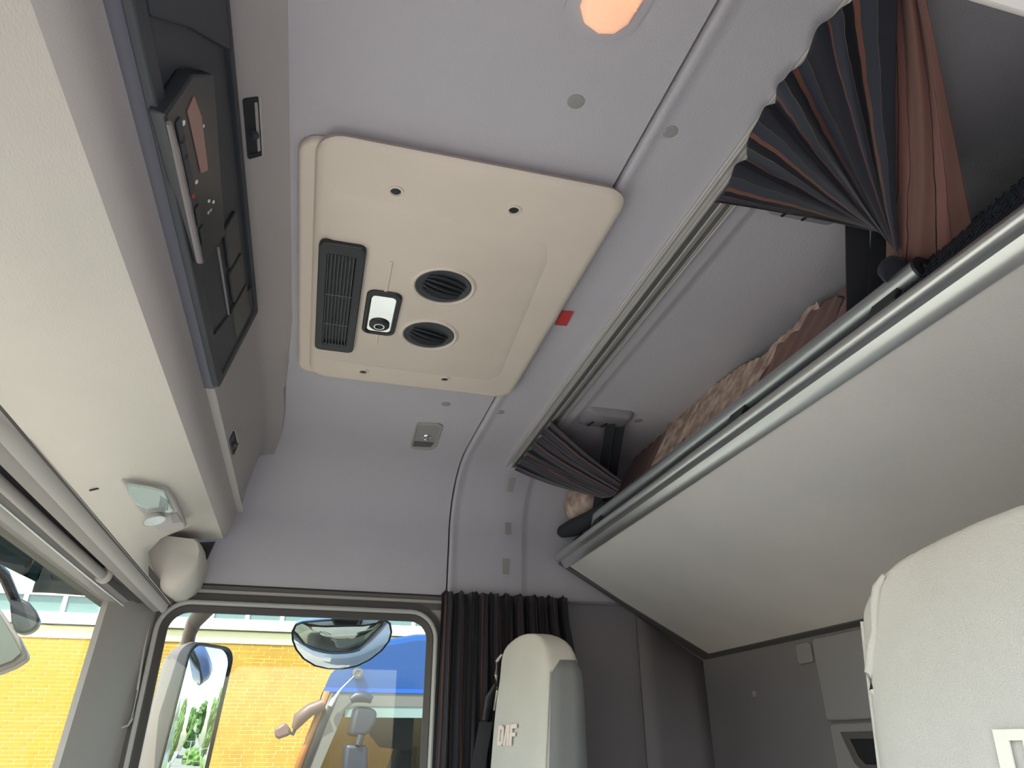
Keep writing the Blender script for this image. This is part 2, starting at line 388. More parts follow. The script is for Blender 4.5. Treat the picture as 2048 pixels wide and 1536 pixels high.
ret = [Vector((min(2.352, p.x+.012), p.y+.03, p.z+.004)) for p in last[:14]]
ret2 = [Vector((min(2.356, p.x+.014), p.y+.10, p.z+.012)) for p in last[:14]]
fas.loft([last[:14], ret, ret2])
obj('fascia', fas, M_FASC, shelf, smooth=42)
# end pod over the door
pod = G()
sec = [(.522, .556), (.516, .522), (.502, .487), (.476, .440), (.436, .397), (.402, .386), (.377, .391), (.354, .411), (.342, .430), (.336, .465), (.334, .498), (.345, .53), (.36, .545)]
rows = []
for x, k in ((2.374, 1.0), (2.345, 1.0), (2.30, 1.0), (2.26, .99), (2.235, .95), (2.215, .86), (2.205, .70)):
    cy, cz = .43, .52
    rows.append([Vector((x, cy+(y-cy)*(.7+.3*k), cz+(z-cz)*k)) for y, z in sec])
pod.loft(rows, False, False, True)
obj('end_pod', pod, M_SHELF, shelf, smooth=60)
g = G(); g.prism([ax(383, 1086, 2.342), ax(431, 1083, 2.342), ax(409, 1129, 2.342), ax(400, 1118, 2.342)], (.003, 0, 0)); obj('pod_opening', g, M_BLACK, shelf, label='dark opening above the end pod')

# fascia frame: a = x, b = up along the fascia, c = out towards the cab
FP0 = Vector((0, .2430, .6305)); fu = Vector((0, .1985-.2430, .815-.6305)).normalized(); fn = Vector((0, -fu.z, fu.y))
FF = frame(FP0, (1, 0, 0), fu, fn)
def fas_ab(px, py, off=0.0):
    P = hit(px, py, FP0+fn*off, fn); return P.x, (P-FP0).dot(fu)
X1 = 1.345
tray = thing('console_insert', (.78, .23, .63), 'dark blue-black console insert set into the overhead shelf', 'console')
g = G(); g.ring(on(FF, rrect(.215, X1, -.004, .187, .006, 2), -.002), on(FF, rrect(.225, X1-.02, .018, .178, .006, 2), -.002), fn*.014); obj('insert_frame', g, M_NAVY, tray, bevel=.0025)
g = G(); g.prism(on(FF, rrect(.222, X1-.015, .014, .181, .006, 2), .001), fn*.003); obj('insert_back', g, M_NAVY, tray)
obj('lower_flange', G().prism([Vector((.205, y, z)) for y, z in ((.2400, .6400), (.2425, .6285), (.2500, .6265), (.2625, .6270), (.2640, .6300), (.2600, .6330))], (1.153, 0, 0)), mat('console_lower_edge', (.085, .085, .12), .4), tray, bevel=.0015)
g = G(); g.prism([FF(1.18, .018, .004), FF(X1-.019, .018, .004), FF(X1-.019, .178, .004), FF(1.24, .178, .004)], fn*.004); obj('end_plate', g, M_NAVY, tray, bevel=.001)
# speaker cover and slanted tray cover at the driver's end
g = G(); g.prism([FF(.23, .02, .004), FF(.54, .02, .004), FF(.60, .09, .004), FF(.69, .175, .004), FF(.23, .175, .004)], fn*.010); sp = obj('side_cover', g, M_NAVY, tray, bevel=.004)
g = G(); g.lathe([(.075, .013), (.073, .016), (.069, .016), (.067, .013)], FF(.42, .10, 0), fn, 40, False, False); obj('speaker_ring', g, M_BLACK, sp)
# hatches right of the radio
for a0, a1, b0, b1 in ((.98, 1.085, .103, .150), (1.095, 1.19, .100, .152), (1.20, 1.305, .090, .156)):
    g = G(); g.prism(on(FF, rrect(a0, a1, b0, b1, .006, 3), .004), fn*.006); obj('switch_blank', g, M_RADIO, tray, bevel=.0015)
g = G(); g.obox(FF(1.16, .083, .006), (1, 0, 0), fu, fn, .16, .0012, .0015); obj('ridge', g, M_TRIM, tray)
# radio
radio = thing('radio', (.86, .22, .65), 'black radio with a pinkish display in the overhead console', 'radio')
r0, r1 = .645, 1.06
g = G(); g.prism([FF(a, b, .004) for a, b in [fas_ab(*q_, .0245) for q_ in ((331, 232), (388, 150), (430, 150), (452, 470), (406, 532))]], fn*.020); body = obj('radio_body', g, M_RADIO, radio, bevel=.003)
ba = [fas_ab(*q_, .028) for q_ in ((338, 246), (352, 300), (378, 420), (400, 522))]; g = G(); g.tube([FF(*ba[0], .028), FF(*ba[1], .028), FF(*ba[2], .028), FF(*ba[3], .028)], [.0035, .0045, .0048, .0048], 8); obj('handle_bar', g, mat('bar_grey', (.20, .18, .18), .4), radio, label='grey bar along the lower edge')
pa = [fas_ab(*q, .0245) for q in ((387, 192), (402, 232), (415, 340), (401, 346), (374, 222))]
g = G(); g.prism([FF(a, b, .0242) for a, b in pa], fn*.0012); obj('display', g, M_LCD, body, label='dull pink display')
for (px, py, r, m) in ((367, 246, .0035, M_WHITE), (407, 252, .002, M_WHITE), (393, 364, .003, M_WHITE), (386, 392, .0035, M_RED), (418, 402, .0025, M_WHITE), (427, 404, .0025, M_WHITE), (417, 425, .0028, M_TRIML), (422, 420, .0022, M_TRIML)):
    a, b = fas_ab(px, py, .0245); g = G(); g.lathe([(r, 0), (r, .0012)], FF(a, b, .024), fn, 12); obj('indicator', g, m, body)
for q_ in ((360, 262), (366, 296), (373, 330), (381, 368), (396, 430), (405, 470)):
    a, b = fas_ab(*q_, .0245); g = G(); g.prism(on(FF, rrect(a-.018, a+.018, b-.006, b+.006, .003, 2), .024), fn*.002); obj('button', g, M_NAVY, body, bevel=.0006)
# latches on the shelf
def latch(px, py, P0, n, u, v, hw, hh, label):
    c = hit(px, py, P0, n); t = thing('latch', c, label, 'latch', 'black latches on the overhead shelf'); F = frame(c, u, v, n)
    obj('bezel', G().ring(on(F, rrect(-hw, hw, -hh, hh, .004, 3), 0), on(F, rrect(-hw*.84, hw*.84, -hh*.8, hh*.8, .003, 3), 0), Vector(n).normalized()*.003), M_BLACK, t)
    obj('recess', G().prism(on(F, rrect(-hw*.84, hw*.84, -hh*.8, hh*.8, .003, 3), .0005), Vector(n).normalized()*.001), M_BLACK, t)
    obj('knob', G().lathe([(hh*.5, 0), (hh*.5, .008), (hh*.38, .010)], F(hw*.15, 0, .001), n, 20), M_NAVY, t)
    obj('edge_strip', G().obox(F(0, hh*1.0, .003), u, v, n, hw, .0012, .002), M_TRIML, t)
d0 = Vector((0, .150-.1985, .850-.815)).normalized(); n0 = Vector((0, -d0.z, d0.y))
latch(505, 256, (0, .170, .8425), n0, (1, 0, 0), d0, .060, .012, 'black recessed latch on the shelf nearest the camera, above the console')
latch(466, 886, FP0+fn*.001, fn, (1, 0, 0), fu, .050, .013, 'small black latch near the far end of the overhead shelf')

# reading lamp on the shelf underside
A0 = Vector((1.75, .2975, .570)); hA = hdr(1.75); hB = hdr(2.05)
vv = (hA-A0).normalized(); uu = ((hB-hA)*.5 + Vector((.3, 0, 0))*.5).normalized(); nn = uu.cross(vv).normalized()
if nn.z > 0: nn = -nn
lc = hit(303, 1004, A0+nn*.010, nn); lamp = thing('reading_lamp', lc, 'silver and clear reading lamp under the overhead shelf', 'lamp')
def LP(pts, off): return [hit(x, y, A0+nn*off, nn) for x, y in pts]
hp = [(240, 953), (262, 954), (300, 962), (335, 968), (347, 985), (360, 1012), (372, 1040), (366, 1047), (345, 1047), (333, 1052), (310, 1050), (290, 1030), (268, 1003), (248, 972)]
obj('housing', G().prism(LP(hp, .006), nn*.018), M_TRIML, lamp, bevel=.007, seg=3)
lp = [(252, 965), (300, 972), (328, 980), (340, 1008), (346, 1020), (338, 1024), (300, 1021), (272, 1008), (256, 983)]
obj('reflector', G().prism(LP(lp, .0245), nn*.0015), M_SILVER, lamp)
obj('lens', G().prism(LP(lp, .027), nn*.006), M_CLEAR, lamp, bevel=.002)
for i in range(6):
    a = LP([(322+3.0*i, 990+2*i), (318+3.2*i, 1018+.5*i)], .0262); obj('lens_rib', G().tube(a, .0014, 6), M_CHROME, lamp)
spc = LP([(306, 1026)], .016)[0]
obj('spot_shell', G().lathe([(.015, 0), (.021, .006), (.026, .018), (.0272, .022), (.0235, .0215)], spc, nn, 26, True, False), M_TRIML, lamp)
obj('spot_lens', G().lathe([(.0238, 0), (.016, -.002), (.004, -.003)], spc+nn*.0218, nn, 24), M_SILVER, lamp)
obj('rocker_switch', G().prism(LP([(340, 1027), (353, 1024), (364, 1042), (345, 1044)], .0235), nn*.004), M_TRIM, lamp, bevel=.001)
P = LP([(188, 979)], .0025)[0]; obj('slot', G().obox(P, uu, vv, nn, .002, .009, .0012), M_BLACK, shelf)

# ------------------------------------------------------------------ windshield, header trims, pillar
XS = [XC + (1.06)*(-1 + 2*i/24) for i in range(25)]
def band(t, off=0.0):
    out = []
    for x in XS:
        a, b = hdr(x), gtop(x); x2 = x
        p = a.lerp(b, t) + Vector((0, .25, -.97))*off; out.append(p)
    return out
trim = thing('trim_1', (1.288, .6, .45), kind='structure')
def bandpart(name, prof, m):
    obj(name, G().loft([band(t, o) for t, o in prof]), m, trim, smooth=45)
bandpart('gap_strip', [(-.04, -.02), (-.02, .002), (.04, -.006), (.09, -.006)], M_DKTRIM)
bandpart('upper_bead', [(.07, -.01), (.08, .006), (.12, .012), (.18, .012), (.23, .005), (.25, -.004)], M_TRIML)
bandpart('middle_strip', [(.24, -.006), (.27, .0), (.45, -.004), (.47, -.012)], M_TRIM)
bandpart('blind_recess', [(.46, -.012), (.50, -.030), (.72, -.030), (.74, -.01)], M_DKTRIM)
bandpart('lower_rail', [(.73, -.012), (.75, .003), (.90, .004), (.96, -.002), (1.0, .0), (1.03, .012)], M_TRIM)
obj('chrome_line', G().tube(band(.735, .006), .0022, 6), M_ALU, trim)
blind = thing('roller_blind', (1.288, .62, .44), 'grey roller blind rolled up above the windshield', 'blind')
pth = [p for p in band(.60, -.004) if p.x < 2.16]
obj('roller_tube', G().tube(pth, .013, 12), M_TRIM, blind)
e = ax(190, 1152, 2.175)
obj('end_bracket', G().lathe([(.020, 0), (.020, .014), (.014, .017)], pth[-1]+Vector((-.004, 0, 0)), (1, -.35, -.1), 20), M_TRIML, blind, bevel=.001)
# windshield glass
g = G(); rows = []
for k in range(6):
    t = k/5; rows.append([Vector((x, gl_y(x)+.06*t, gl_top(x)+.01-(gl_top(x)+.66)*t)) for x in XS])
g.loft(rows); obj('window_1', g, M_WSG, kind='structure')
ws = thing('trim_2', (2.25, .52, -.7), kind='structure')
rowt = [(2.205, .560, .375), (2.205, .545, .372), (2.235, .520, .37), (2.27, .502, .372), (2.300, .490, .38), (2.330, .474, .385), (2.352, .462, .39), (2.372, .452, .40), (2.384, .445, .40)]
rows = []
for k in range(9):
    t = k/8; z = -1.3*t
    rows.append([Vector((x - .006*t*(1 if i < 3 else 0), y+.055*t if i < 3 else y+.03*t, zz+z)) for i, (x, y, zz) in enumerate(rowt)])
obj('pillar_cover', G().loft(rows), M_TRIM, ws, smooth=50)
g = G(); g.box((2.30, .62, -1.3), (2.45, .44, .42)); g.box((2.376, .44, .36), (2.43, .60, .88)); obj('pillar_core', G().box((2.386, .60, -1.3), (2.44, .447, .90)), M_DKTRIM, ws)
loop = [ax(277, 1206, 2.34), ax(268, 1250, 2.34), ax(258, 1300, 2.342), ax(247, 1370, 2.345), ax(236, 1430, 2.348), ax(235, 1447, 2.35), ax(243, 1455, 2.352), ax(256, 1451, 2.355), ax(264, 1438, 2.356), ax(275, 1380, 2.358), ax(288, 1300, 2.36), ax(303, 1228, 2.362), ax(306, 1205, 2.362)]
obj('seal_loop', G().tube(loop, .0035, 6), M_BEAD, ws)
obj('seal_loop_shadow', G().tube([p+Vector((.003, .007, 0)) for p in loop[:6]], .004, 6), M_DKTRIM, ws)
# gusset between pillar, header and shelf
g = G(); g.loft([[Vector((2.20, .62, .60)), Vector((2.30, .60, .60)), Vector((2.40, .52, .60))], [Vector((2.20, .60, .40)), Vector((2.27, .53, .388)), Vector((2.39, .45, .41))]])
obj('pillar_gusset', g, M_DKTRIM, ws)
g = G()                                   # exterior smoked sun visor with its bottom edge following the curve seen
def vis_y(x): return gl_y(x) + .20
def vis_hit(px, py):
    d = ray(px, py); lo, hi = .5, 6.0
    for _ in range(50):
        m = (lo+hi)/2; P = d*m
        if P.y < vis_y(P.x): lo = m
        else: hi = m
    return d*lo
low = [vis_hit(*q) for q in ((232, 1197), (200, 1194), (150, 1190), (100, 1186), (64, 1185), (72, 1164), (40, 1148), (0, 1128), (-60, 1100))]
x9 = low[-1].x
for i in range(1, 10):
    x = x9 + (.30-x9)*i/9; low.append(Vector((x, vis_y(x), low[8].z + .0*i)))
top = [Vector((p.x, vis_y(p.x)-.10, .98)) for p in low]
g.loft([low, [a.lerp(b, .5) + Vector((0, .02, 0)) for a, b in zip(low, top)], top])
visor = obj('sun_visor', g, M_SMOKE, None, 'dark smoked sun visor fixed outside above the windshield', 'visor', solid=.005)
for x in (2.0, .6):
    obj('visor_bracket', G().tube([(x, gl_y(x)-.02, .60), (x, vis_y(x)-.03, .66)], .014, 8), M_BLACK, visor)

# ------------------------------------------------------------------ passenger door and window
door = thing('door_1', (XW, 0, -1.3), kind='structure')
DF = frame((XW, 0, 0), (0, 1, 0), (0, 0, 1), (-1, 0, 0))
wy0, wy1, wz0, wz1 = -.357, .416, -.50, .362
def wr(o, r=.058): return rrect(wy0-o, wy1+o, wz0-o, wz1+o, r+o, 8)
obj('glass_rubber', G().ring(on(DF, wr(.018), .0), on(DF, wr(-.002), -.012), Vector((-.010, 0, 0))), M_RUBBER, door, bevel=.003)
pb = on(DF, wr(.026), .008); obj('seal_bead', G().tube(pb+[pb[0]], .0075, 8, False, 1.0, (1, 0, 0)), M_BEAD, door)
obj('frame_channel', G().ring(on(DF, wr(.052), -.002), on(DF, wr(.018), -.002), Vector((-.006, 0, 0))), M_RUBBER, door)
outer = [(max(-.44, min(.47, y)), max(-1.3, min(.402, z))) for y, z in rrect(-.60, .62, -1.6, .56, .09, 8)]
outer = rrect(-.44, .462, -1.3, .416, .03, 8)
obj('door_panel', G().ring(on(DF, outer, -.004), on(DF, wr(.052), -.004), Vector((.02, 0, 0))), M_TRIM, door)
for z0, z1, o, m in ((.4465, .440, -.004, M_BLACK), (.440, .4275, .004, M_DKTRIM), (.4275, .418, .008, M_TRIM), (.418, .398, -.001, M_DKTRIM)):
    obj('roof_moulding', G().box((XW-o, .47, z0), (XW+.03, -.47 if z0 < .445 else -.83, z1)), m, door, bevel=.0015 if m is M_TRIM else 0)
g = G(); g.prism(on(DF, rrect(wy0-.03, wy1+.03, wz0-.03, wz1+.015, .07, 8), -.016), (.004, 0, 0)); obj('window_2', g, M_GLASS, kind='structure')
obj('cab_outer_side', G().box((2.44, .75, -1.75), (2.47, -1.6, -.56)), mat('own_truck_paint', (.55, .60, .68), .3, coat=1), door)
obj('cab_outer_rear', G().box((2.41, -.44, -.56), (2.46, -1.6, .9)), mat('own_truck_paint_upper', (.55, .60, .68), .3, coat=1), door)
obj('cab_outer_upper', G().box((2.42, .60, .405), (2.47, -.44, .90)), M_TRIM, door)
# dashboard under the windshield (bounces daylight up)
dash = thing('dashboard', (1.288, .5, -1.1), 'wide grey-beige dashboard under the windshield', 'dashboard')
g = G(); g.loft([[Vector((XD+.03, y, z)) for y, z in ((.76, -.62), (.60, -.50), (.34, -.52), (.26, -.60), (.30, -1.1))], [Vector((XW-.01, y, z)) for y, z in ((.76, -.62), (.60, -.50), (.34, -.52), (.26, -.60), (.30, -1.1))]])
obj('dash_top', g, M_DASH, dash, smooth=60)
g = G(); g.tube([(.62+.21*math.cos(a*PI/12), .12+.10*math.sin(a*PI/12), -.50+.18*math.sin(a*PI/12)) for a in range(25)], .014, 8, False); obj('steering_wheel', g, M_BLACK, None, 'black steering wheel in front of the driver seat', 'steering wheel')

# ================================================================== CEILING FITTINGS
pan = thing('roof_air_panel', (1.24, -.165, .82), 'beige plastic roof air conditioning panel with grille and round vents', 'air conditioner')
PF = frame((0, 0, ZC), (1, 0, 0), (0, 1, 0), (0, 0, -1)); dn = Vector((0, 0, -1))
obj('back_lip', G().prism(on(PF, rrect(.868, 1.664, -.440, .1120, .035, 6), -.001), dn*.020), M_PANEL, pan, bevel=.007, seg=3)
obj('cover', G().loft([on(PF, rrect(.858, 1.662, -.440, .088, .045, 8), .0), on(PF, rrect(.846, 1.658, -.438, .086, .045, 8), .018), on(PF, rrect(.838, 1.655, -.436, .083, .045, 8), .026), on(PF, rrect(.842, 1.651, -.431, .078, .043, 8), .0315), on(PF, rrect(.852, 1.641, -.421, .068, .038, 8), .0335)], True, True, True), M_PANEL, pan, smooth=50)
pl = [(.955, .050), (.957, .035), (.985, -.30), (1.0, -.335), (1.05, -.352), (1.52, -.378), (1.56, -.36), (1.565, -.2), (1.558, .03), (1.55, .052), (1.53, .064), (1.0, .064), (.968, .062)]
cx, cy = 1.26, -.16
pl2 = [(cx+(a-cx)*.955, cy+(b-cy)*.925) for a, b in pl]
obj('raised_field', G().loft([on(PF, pl, .0333), on(PF, pl2, .0380)], True, False, True), M_PANEL, pan, smooth=20)
# grille
gr = obj('grille_frame', G().ring(on(PF, rrect(1.083, 1.486, -.014, .072, .014, 5), .036), on(PF, rrect(1.115, 1.455, .004, .055, .003, 5), .036), dn*.012), M_BLACK, pan, bevel=.003)
obj('grille_back', G().prism(on(PF, rrect(1.11, 1.46, .002, .057, .003, 2), .0388), dn*.0006), M_BLACK, pan)
M_SLAT = mat('grille_slat_grey', (.10, .11, .12), .35)
s0 = obj('slat', G().obox(PF(1.285, .0535, .0440), (1, 0, 0), (0, 1, .25), (0, -.25, 1), .170, .0006, .0034), M_SLAT, pan)
for i in range(1, 8): piece(s0, (0, -.0068*i, 0), pan)
b0 = obj('cross_bar', G().obox(PF(1.25, .0295, .0475), (1, 0, 0), (0, 1, 0), (0, 0, 1), .0012, .026, .0006), M_SLAT, pan); piece(b0, (.115, 0, 0), pan)
# mirrored catch plate with knob
obj('catch_frame', G().ring(on(PF, rrect(1.222, 1.392, -.098, -.026, .018, 6), .036), on(PF, rrect(1.238, 1.384, -.089, -.035, .012, 6), .036), dn*.008), M_BLACK, pan, bevel=.003)
obj('catch_plate', G().loft([on(PF, rrect(1.238, 1.384, -.089, -.035, .012, 6), .0375), on(PF, rrect(1.241, 1.381, -.087, -.037, .011, 6), .0405)], True, True, True), M_CHROME, pan, smooth=20, label='polished mirror-like plate')
obj('catch_knob', G().lathe([(.022, 0), (.022, .004), (.019, .006), (.011, .006), (.010, .0045), (.004, .0045), (.003, .006)], PF(1.350, -.062, .040), dn, 28), M_BLACK, pan)
obj('catch_knob_ring', G().lathe([(.0115, 0), (.0115, .0015), (.0095, .0015), (.0095, 0)], PF(1.350, -.062, .0460), dn, 24, False, False), M_CHROME, pan)
for a0, a1 in ((1.12, 1.222), (1.392, 1.436)):
    obj('rib', G().obox(PF((a0+a1)/2, -.062, .0392), (1, 0, 0), (0, 1, 0), (0, 0, 1), (a1-a0)/2, .0035, .0012), M_PANEL, pan, bevel=.001)
# round vents
def vent(x, y, tilt):
    c = PF(x, y, .038)
    obj('vent_collar', G().lathe([(.0665, -.001), (.0655, .002), (.061, .0045), (.0575, .003), (.0565, -.004)], c, dn, 44, False, False), M_PANEL, pan)
    vt = obj('vent_housing', G().lathe([(.0565, .0006), (.054, .0022), (.050, .0012), (.010, .0012)], c, dn, 44, False, True), M_NAVY, pan)
    # swivelling drum: cut sphere segments
    a = Vector((1, .30, 0)).normalized(); b = Vector((-.30, 1, 0)).normalized(); ctr = c + Vector((0, 0, .004))
    for k in range(5):
        th = math.radians(-50 + 24*k + tilt); rows = []
        for w, rr in ((-.001, .046), (.001, .046)):
            pass
        up = []; lo = []
        for i in range(13):
            s = -1 + 2*i/12; half = .041; rad = .046*math.sqrt(max(.02, 1-(s*.80)**2))
            ca, sa = math.sin(th), math.cos(th)
            o = ctr + b*(s*half) + a*(ca*rad) + Vector((0, 0, -1))*(sa*rad)*.36
            i2 = ctr + b*(s*half) + a*(ca*rad*.80) + Vector((0, 0, -1))*.003
            up.append(o); lo.append(i2)
        obj('louvre', G().loft([up, lo]), M_BLACK if k % 5 else M_BLACK, vt, solid=.0022, smooth=60)
vent(1.176, -.1725, 0)
vent(1.370, -.1740, 22)
for x, y, r in ((.930, -.048, .0105), (.924, -.251, .0105), (1.594, -.046, .0105), (1.581, -.248, .0105)):
    obj('screw_collar', G().lathe([(r*1.25, -.001), (r*1.2, .0025), (r*.9, .003), (r*.8, 0)], PF(x, y, .0335), dn, 24, False, False), M_PANEL, pan)
    obj('screw_head', G().lathe([(r*.82, 0), (r*.7, .0015), (r*.3, .0017)], PF(x, y, .0335), dn, 20), M_BLACK, pan)
P = az(1133, 637, ZC-.003)
g = G(); g.prism([az(x, y, ZC-.004) for x, y in ((1124, 623), (1147, 625), (1133, 652), (1110, 650))], (0, 0, .003)); obj('red_tag', g, M_RED, None, 'small red tag sticking out beside the roof air panel', 'tag')

# round plugs in the headliner
def plug(px, py, label, r=.0135, zc=ZC):
    P = az(px, py, zc)
    g = G(); g.lathe([(r, .0), (r*.98, .0012), (r*.9, .0016), (r*.2, .0010)], P+Vector((0, 0, .0006)), dn, 28)
    obj('headliner_plug', g, M_PLUG, None, label, 'plug', 'round plugs in the headliner')
plug(1152, 203, 'round grey plug in the headliner below the amber lamp, nearest the camera')
plug(1340, 263, 'round grey plug between the headliner seam and the driver side curtain', .0128)
plug(892, 808, 'round grey plug in the headliner beyond the air panel, above the ceiling switch')
plug(1000, 824, 'round grey plug just rear of the headliner seam at the passenger end')
plug(1277, 841, 'dim round plug in the headliner beside the far strap bracket', .013, ZC+.0135)

# amber ceiling lamp at the top of the frame
cl = thing('ceiling_lamp', az(1215, -60, ZC), 'ceiling lamp with amber ribbed lens', 'lamp')
LF = frame((0, 0, ZC), (1, 0, 0), (0, 1, 0), dn)
lq = [(.30, -.24), (.50, -.238), (.555, -.240), (.574, -.252), (.583, -.275), (.578, -.296), (.560, -.309), (.50, -.318), (.30, -.325)]
lo_ = [(.28, -.222), (.50, -.218), (.565, -.222), (.590, -.240), (.601, -.275), (.594, -.306), (.57, -.325), (.50, -.334), (.28, -.342)]
obj('lamp_base', G().loft([on(LF, lo_, -.001), on(LF, lo_, .003), on(LF, [(.44+(a-.44)*.96, -.28+(b+.28)*.9) for a, b in lo_], .005)], True, False, True), M_HEAD, cl)
obj('lamp_lens', G().loft([on(LF, lq, .004), on(LF, [(.44+(a-.44)*.98, -.28+(b+.28)*.95) for a, b in lq], .013), on(LF, [(.44+(a-.44)*.9, -.28+(b+.28)*.75) for a, b in lq], .018)], True, False, True), M_LENS, cl, smooth=60)
rb = obj('lens_rib', G().obox(LF(.53, -.285, .0182), (1, .15, 0), (-.15, 1, 0), (0, 0, 1), .0008, .024, .0008), M_LENS, cl)
for i in range(1, 9): piece(rb, (-.006*i, 0, 0), cl)

# switch unit in the ceiling near the passenger side
sw = thing('ceiling_switch', az(855, 870, ZC), 'grey recessed ceiling switch with a silver knob', 'switch')
swp = [(835, 845), (878, 846), (885, 850), (884, 857), (872, 892), (863, 898), (850, 899), (828, 897), (821, 893), (822, 885), (832, 849)]
swi = [(837, 849), (876, 850), (880, 854), (879, 859), (868, 888), (861, 893), (849, 894), (831, 892), (825, 890), (826, 884), (835, 853)]
obj('bezel', G().ring([az(x, y, ZC) for x, y in swp], [az(x, y, ZC) for x, y in swi], dn*.004), M_TRIM, sw, bevel=.0015)
obj('plate', G().prism([az(x, y, ZC) for x, y in swi], dn*.0015), M_PLUG, sw)
obj('lower_key', G().prism([az(x, y, ZC-.0015) for x, y in ((829, 882), (867, 885), (861, 893), (826, 891))], dn*.003), M_DKTRIM, sw, bevel=.001)
P = az(853, 874, ZC-.0015); obj('knob', G().lathe([(.016, 0), (.015, .002), (.010, .003), (.009, .010), (.006, .012), (.002, .0125)], P, dn, 26), M_CHROME, sw)

# curtain rail
rail = thing('curtain_rail', (1.29, -.60, ZC), 'double aluminium curtain rail across the ceiling', 'curtain rail')
xa, xb = .33, 2.235
for y0, y1, d, m, nme in ((-.566, -.636, .006, M_RAILW, 'rail_back'), (-.568, -.573, .014, M_RAILW, 'rail_flange'), (-.590, -.602, .013, M_DKTRIM, 'rail_slot'), (-.584, -.590, .015, M_RAILW, 'rail_flange'), (-.602, -.607, .015, M_RAILW, 'rail_flange'), (-.619, -.624, .012, M_DKTRIM, 'rail_slot'), (-.630, -.635, .013, M_RAILW, 'rail_flange')):
    obj(nme, G().box((xa, y0, ZC+.004), (xb, y1, ZC-d)), m, rail, bevel=.001)
obj('rail_end', G().box((xb, -.566, ZC), (xb+.03, -.630, ZC-.014)), M_PLUG, rail, bevel=.005)

# tape marks on the side wall
for px, py, lab in ((1023, 970, 'top'), (1016, 1054, 'middle'), (1011, 1133, 'bottom')):
    P = ax(px, py, XW-.001); z = P.z
    zz_ = max(0, z-(ZC-.20))/.20; xx = XW-.0012 if zz_ <= 0 else XW-.26+.26*math.sqrt(max(0, 1-zz_*zz_)) - .002
    P = ax(px, py, xx)
    tl = Vector((0, 0, 1)) if z < .76 else Vector((-.75, 0, .66)); n = Vector((-1, 0, 0)) if z < .76 else Vector((-.66, 0, -.75))
    obj('tape_mark', G().obox(P+n*.001, (0, 1, 0), tl, n, .0105, .027, .0006), M_TAPE, None, lab+' one of three grey tape marks on the side wall', 'tape', 'tape marks on the side wall')

# ================================================================== BUNK
BO = Vector((0, -1.315, .279)); bv = Vector((0, .868, .496)).normalized(); bw = Vector((0, -bv.z, bv.y))
BF = frame(BO, (1, 0, 0), bv, bw)
bunk = thing('upper_bunk', (1.288, -1.2, .25), 'upper bunk folded up at a slant, aluminium front edge and grey fabric underside', 'bunk')
obj('underside_board', G().prism(on(BF, [(.215, .004), (2.335, .004), (2.335, .560), (.215, .560)], 0), bw*.018), M_BUNK, bunk, bevel=.004)
obj('side_rail', G().prism(on(BF, [(2.300, -.012), (2.368, -.012), (2.368, .592), (2.352, .592)], -.003), bw*.045), M_DKTRIM, bunk, bevel=.003)
obj('rear_rail', G().prism(on(BF, [(.215, -.020), (2.36, -.020), (2.36, .008), (.215, .008)], -.003), bw*.030), M_DKTRIM, bunk, bevel=.003)
# aluminium front extrusion, section in (t, w)
sec = [(.559, -.003), (.561, -.0055), (.570, -.0050), (.580, -.0015), (.5895, .0045)]
for i in range(9):
    a = -PI*.62 + i/8*PI*.95; sec.append((.603+.0135*math.cos(a), .014+.0135*math.sin(a)))
sec += [(.6065, .027), (.6060, .040), (.6030, .0405), (.6025, .027), (.559, .022)]
xr = [.215, .8, 1.4, 2.0, 2.345, 2.3565, 2.360]
rows = []
for x in xr:
    k = 1.0 if x < 2.35 else (.93 if x < 2.358 else .8)
    rows.append([BF(x, .59+(t-.59)*k, .018+(w-.018)*k) for t, w in sec])
obj('front_profile', G().loft(rows, True, True, True), M_ALU, bunk, smooth=35)
obj('mattress', G().prism(on(BF, rrect(.23, 2.33, .03, .585, .03, 4), .020), bw*.10), mat('mattress_cloth', (.07, .08, .10), .9), bunk, bevel=.02)
# safety tube
tb = thing('safety_rail', BF(1.4, .605, .045), 'grey round safety tube along the bunk front', 'safety rail')
tc = lambda px, py: None
def TB(x, dt=0, dw=0): return BF(x, .604+dt, .083+dw)
obj('tube', G().tube([TB(2.05), TB(1.5), TB(1.0), TB(.692)], .0180, 20), M_ALU2, tb)
obj('tube_end', G().tube([TB(2.195, -.004, .001), TB(2.12, -.004, .001), TB(2.075, -.002, 0), TB(2.045, 0, 0)], [.0135, .0135, .0140, .0180], 18), M_ALU2, tb)
obj('end_cap', G().lathe([(.0184, 0), (.0184, .005), (.007, .006), (.004, .003)], TB(.693), (-1, 0, 0), 24), M_BLACK, tb, label='black end cap')
for x in (.76, 1.20, 2.02):
    obj('clip', G().obox(BF(x, .604, .054), (1, 0, 0), bv, bw, .030, .006, .014), M_BLACK, tb, bevel=.002)
obj('clip', G().obox(BF(1.16, .598, .106), (1, 0, 0), bv, bw, .035, .010, .006), M_BLACK, tb, bevel=.003)
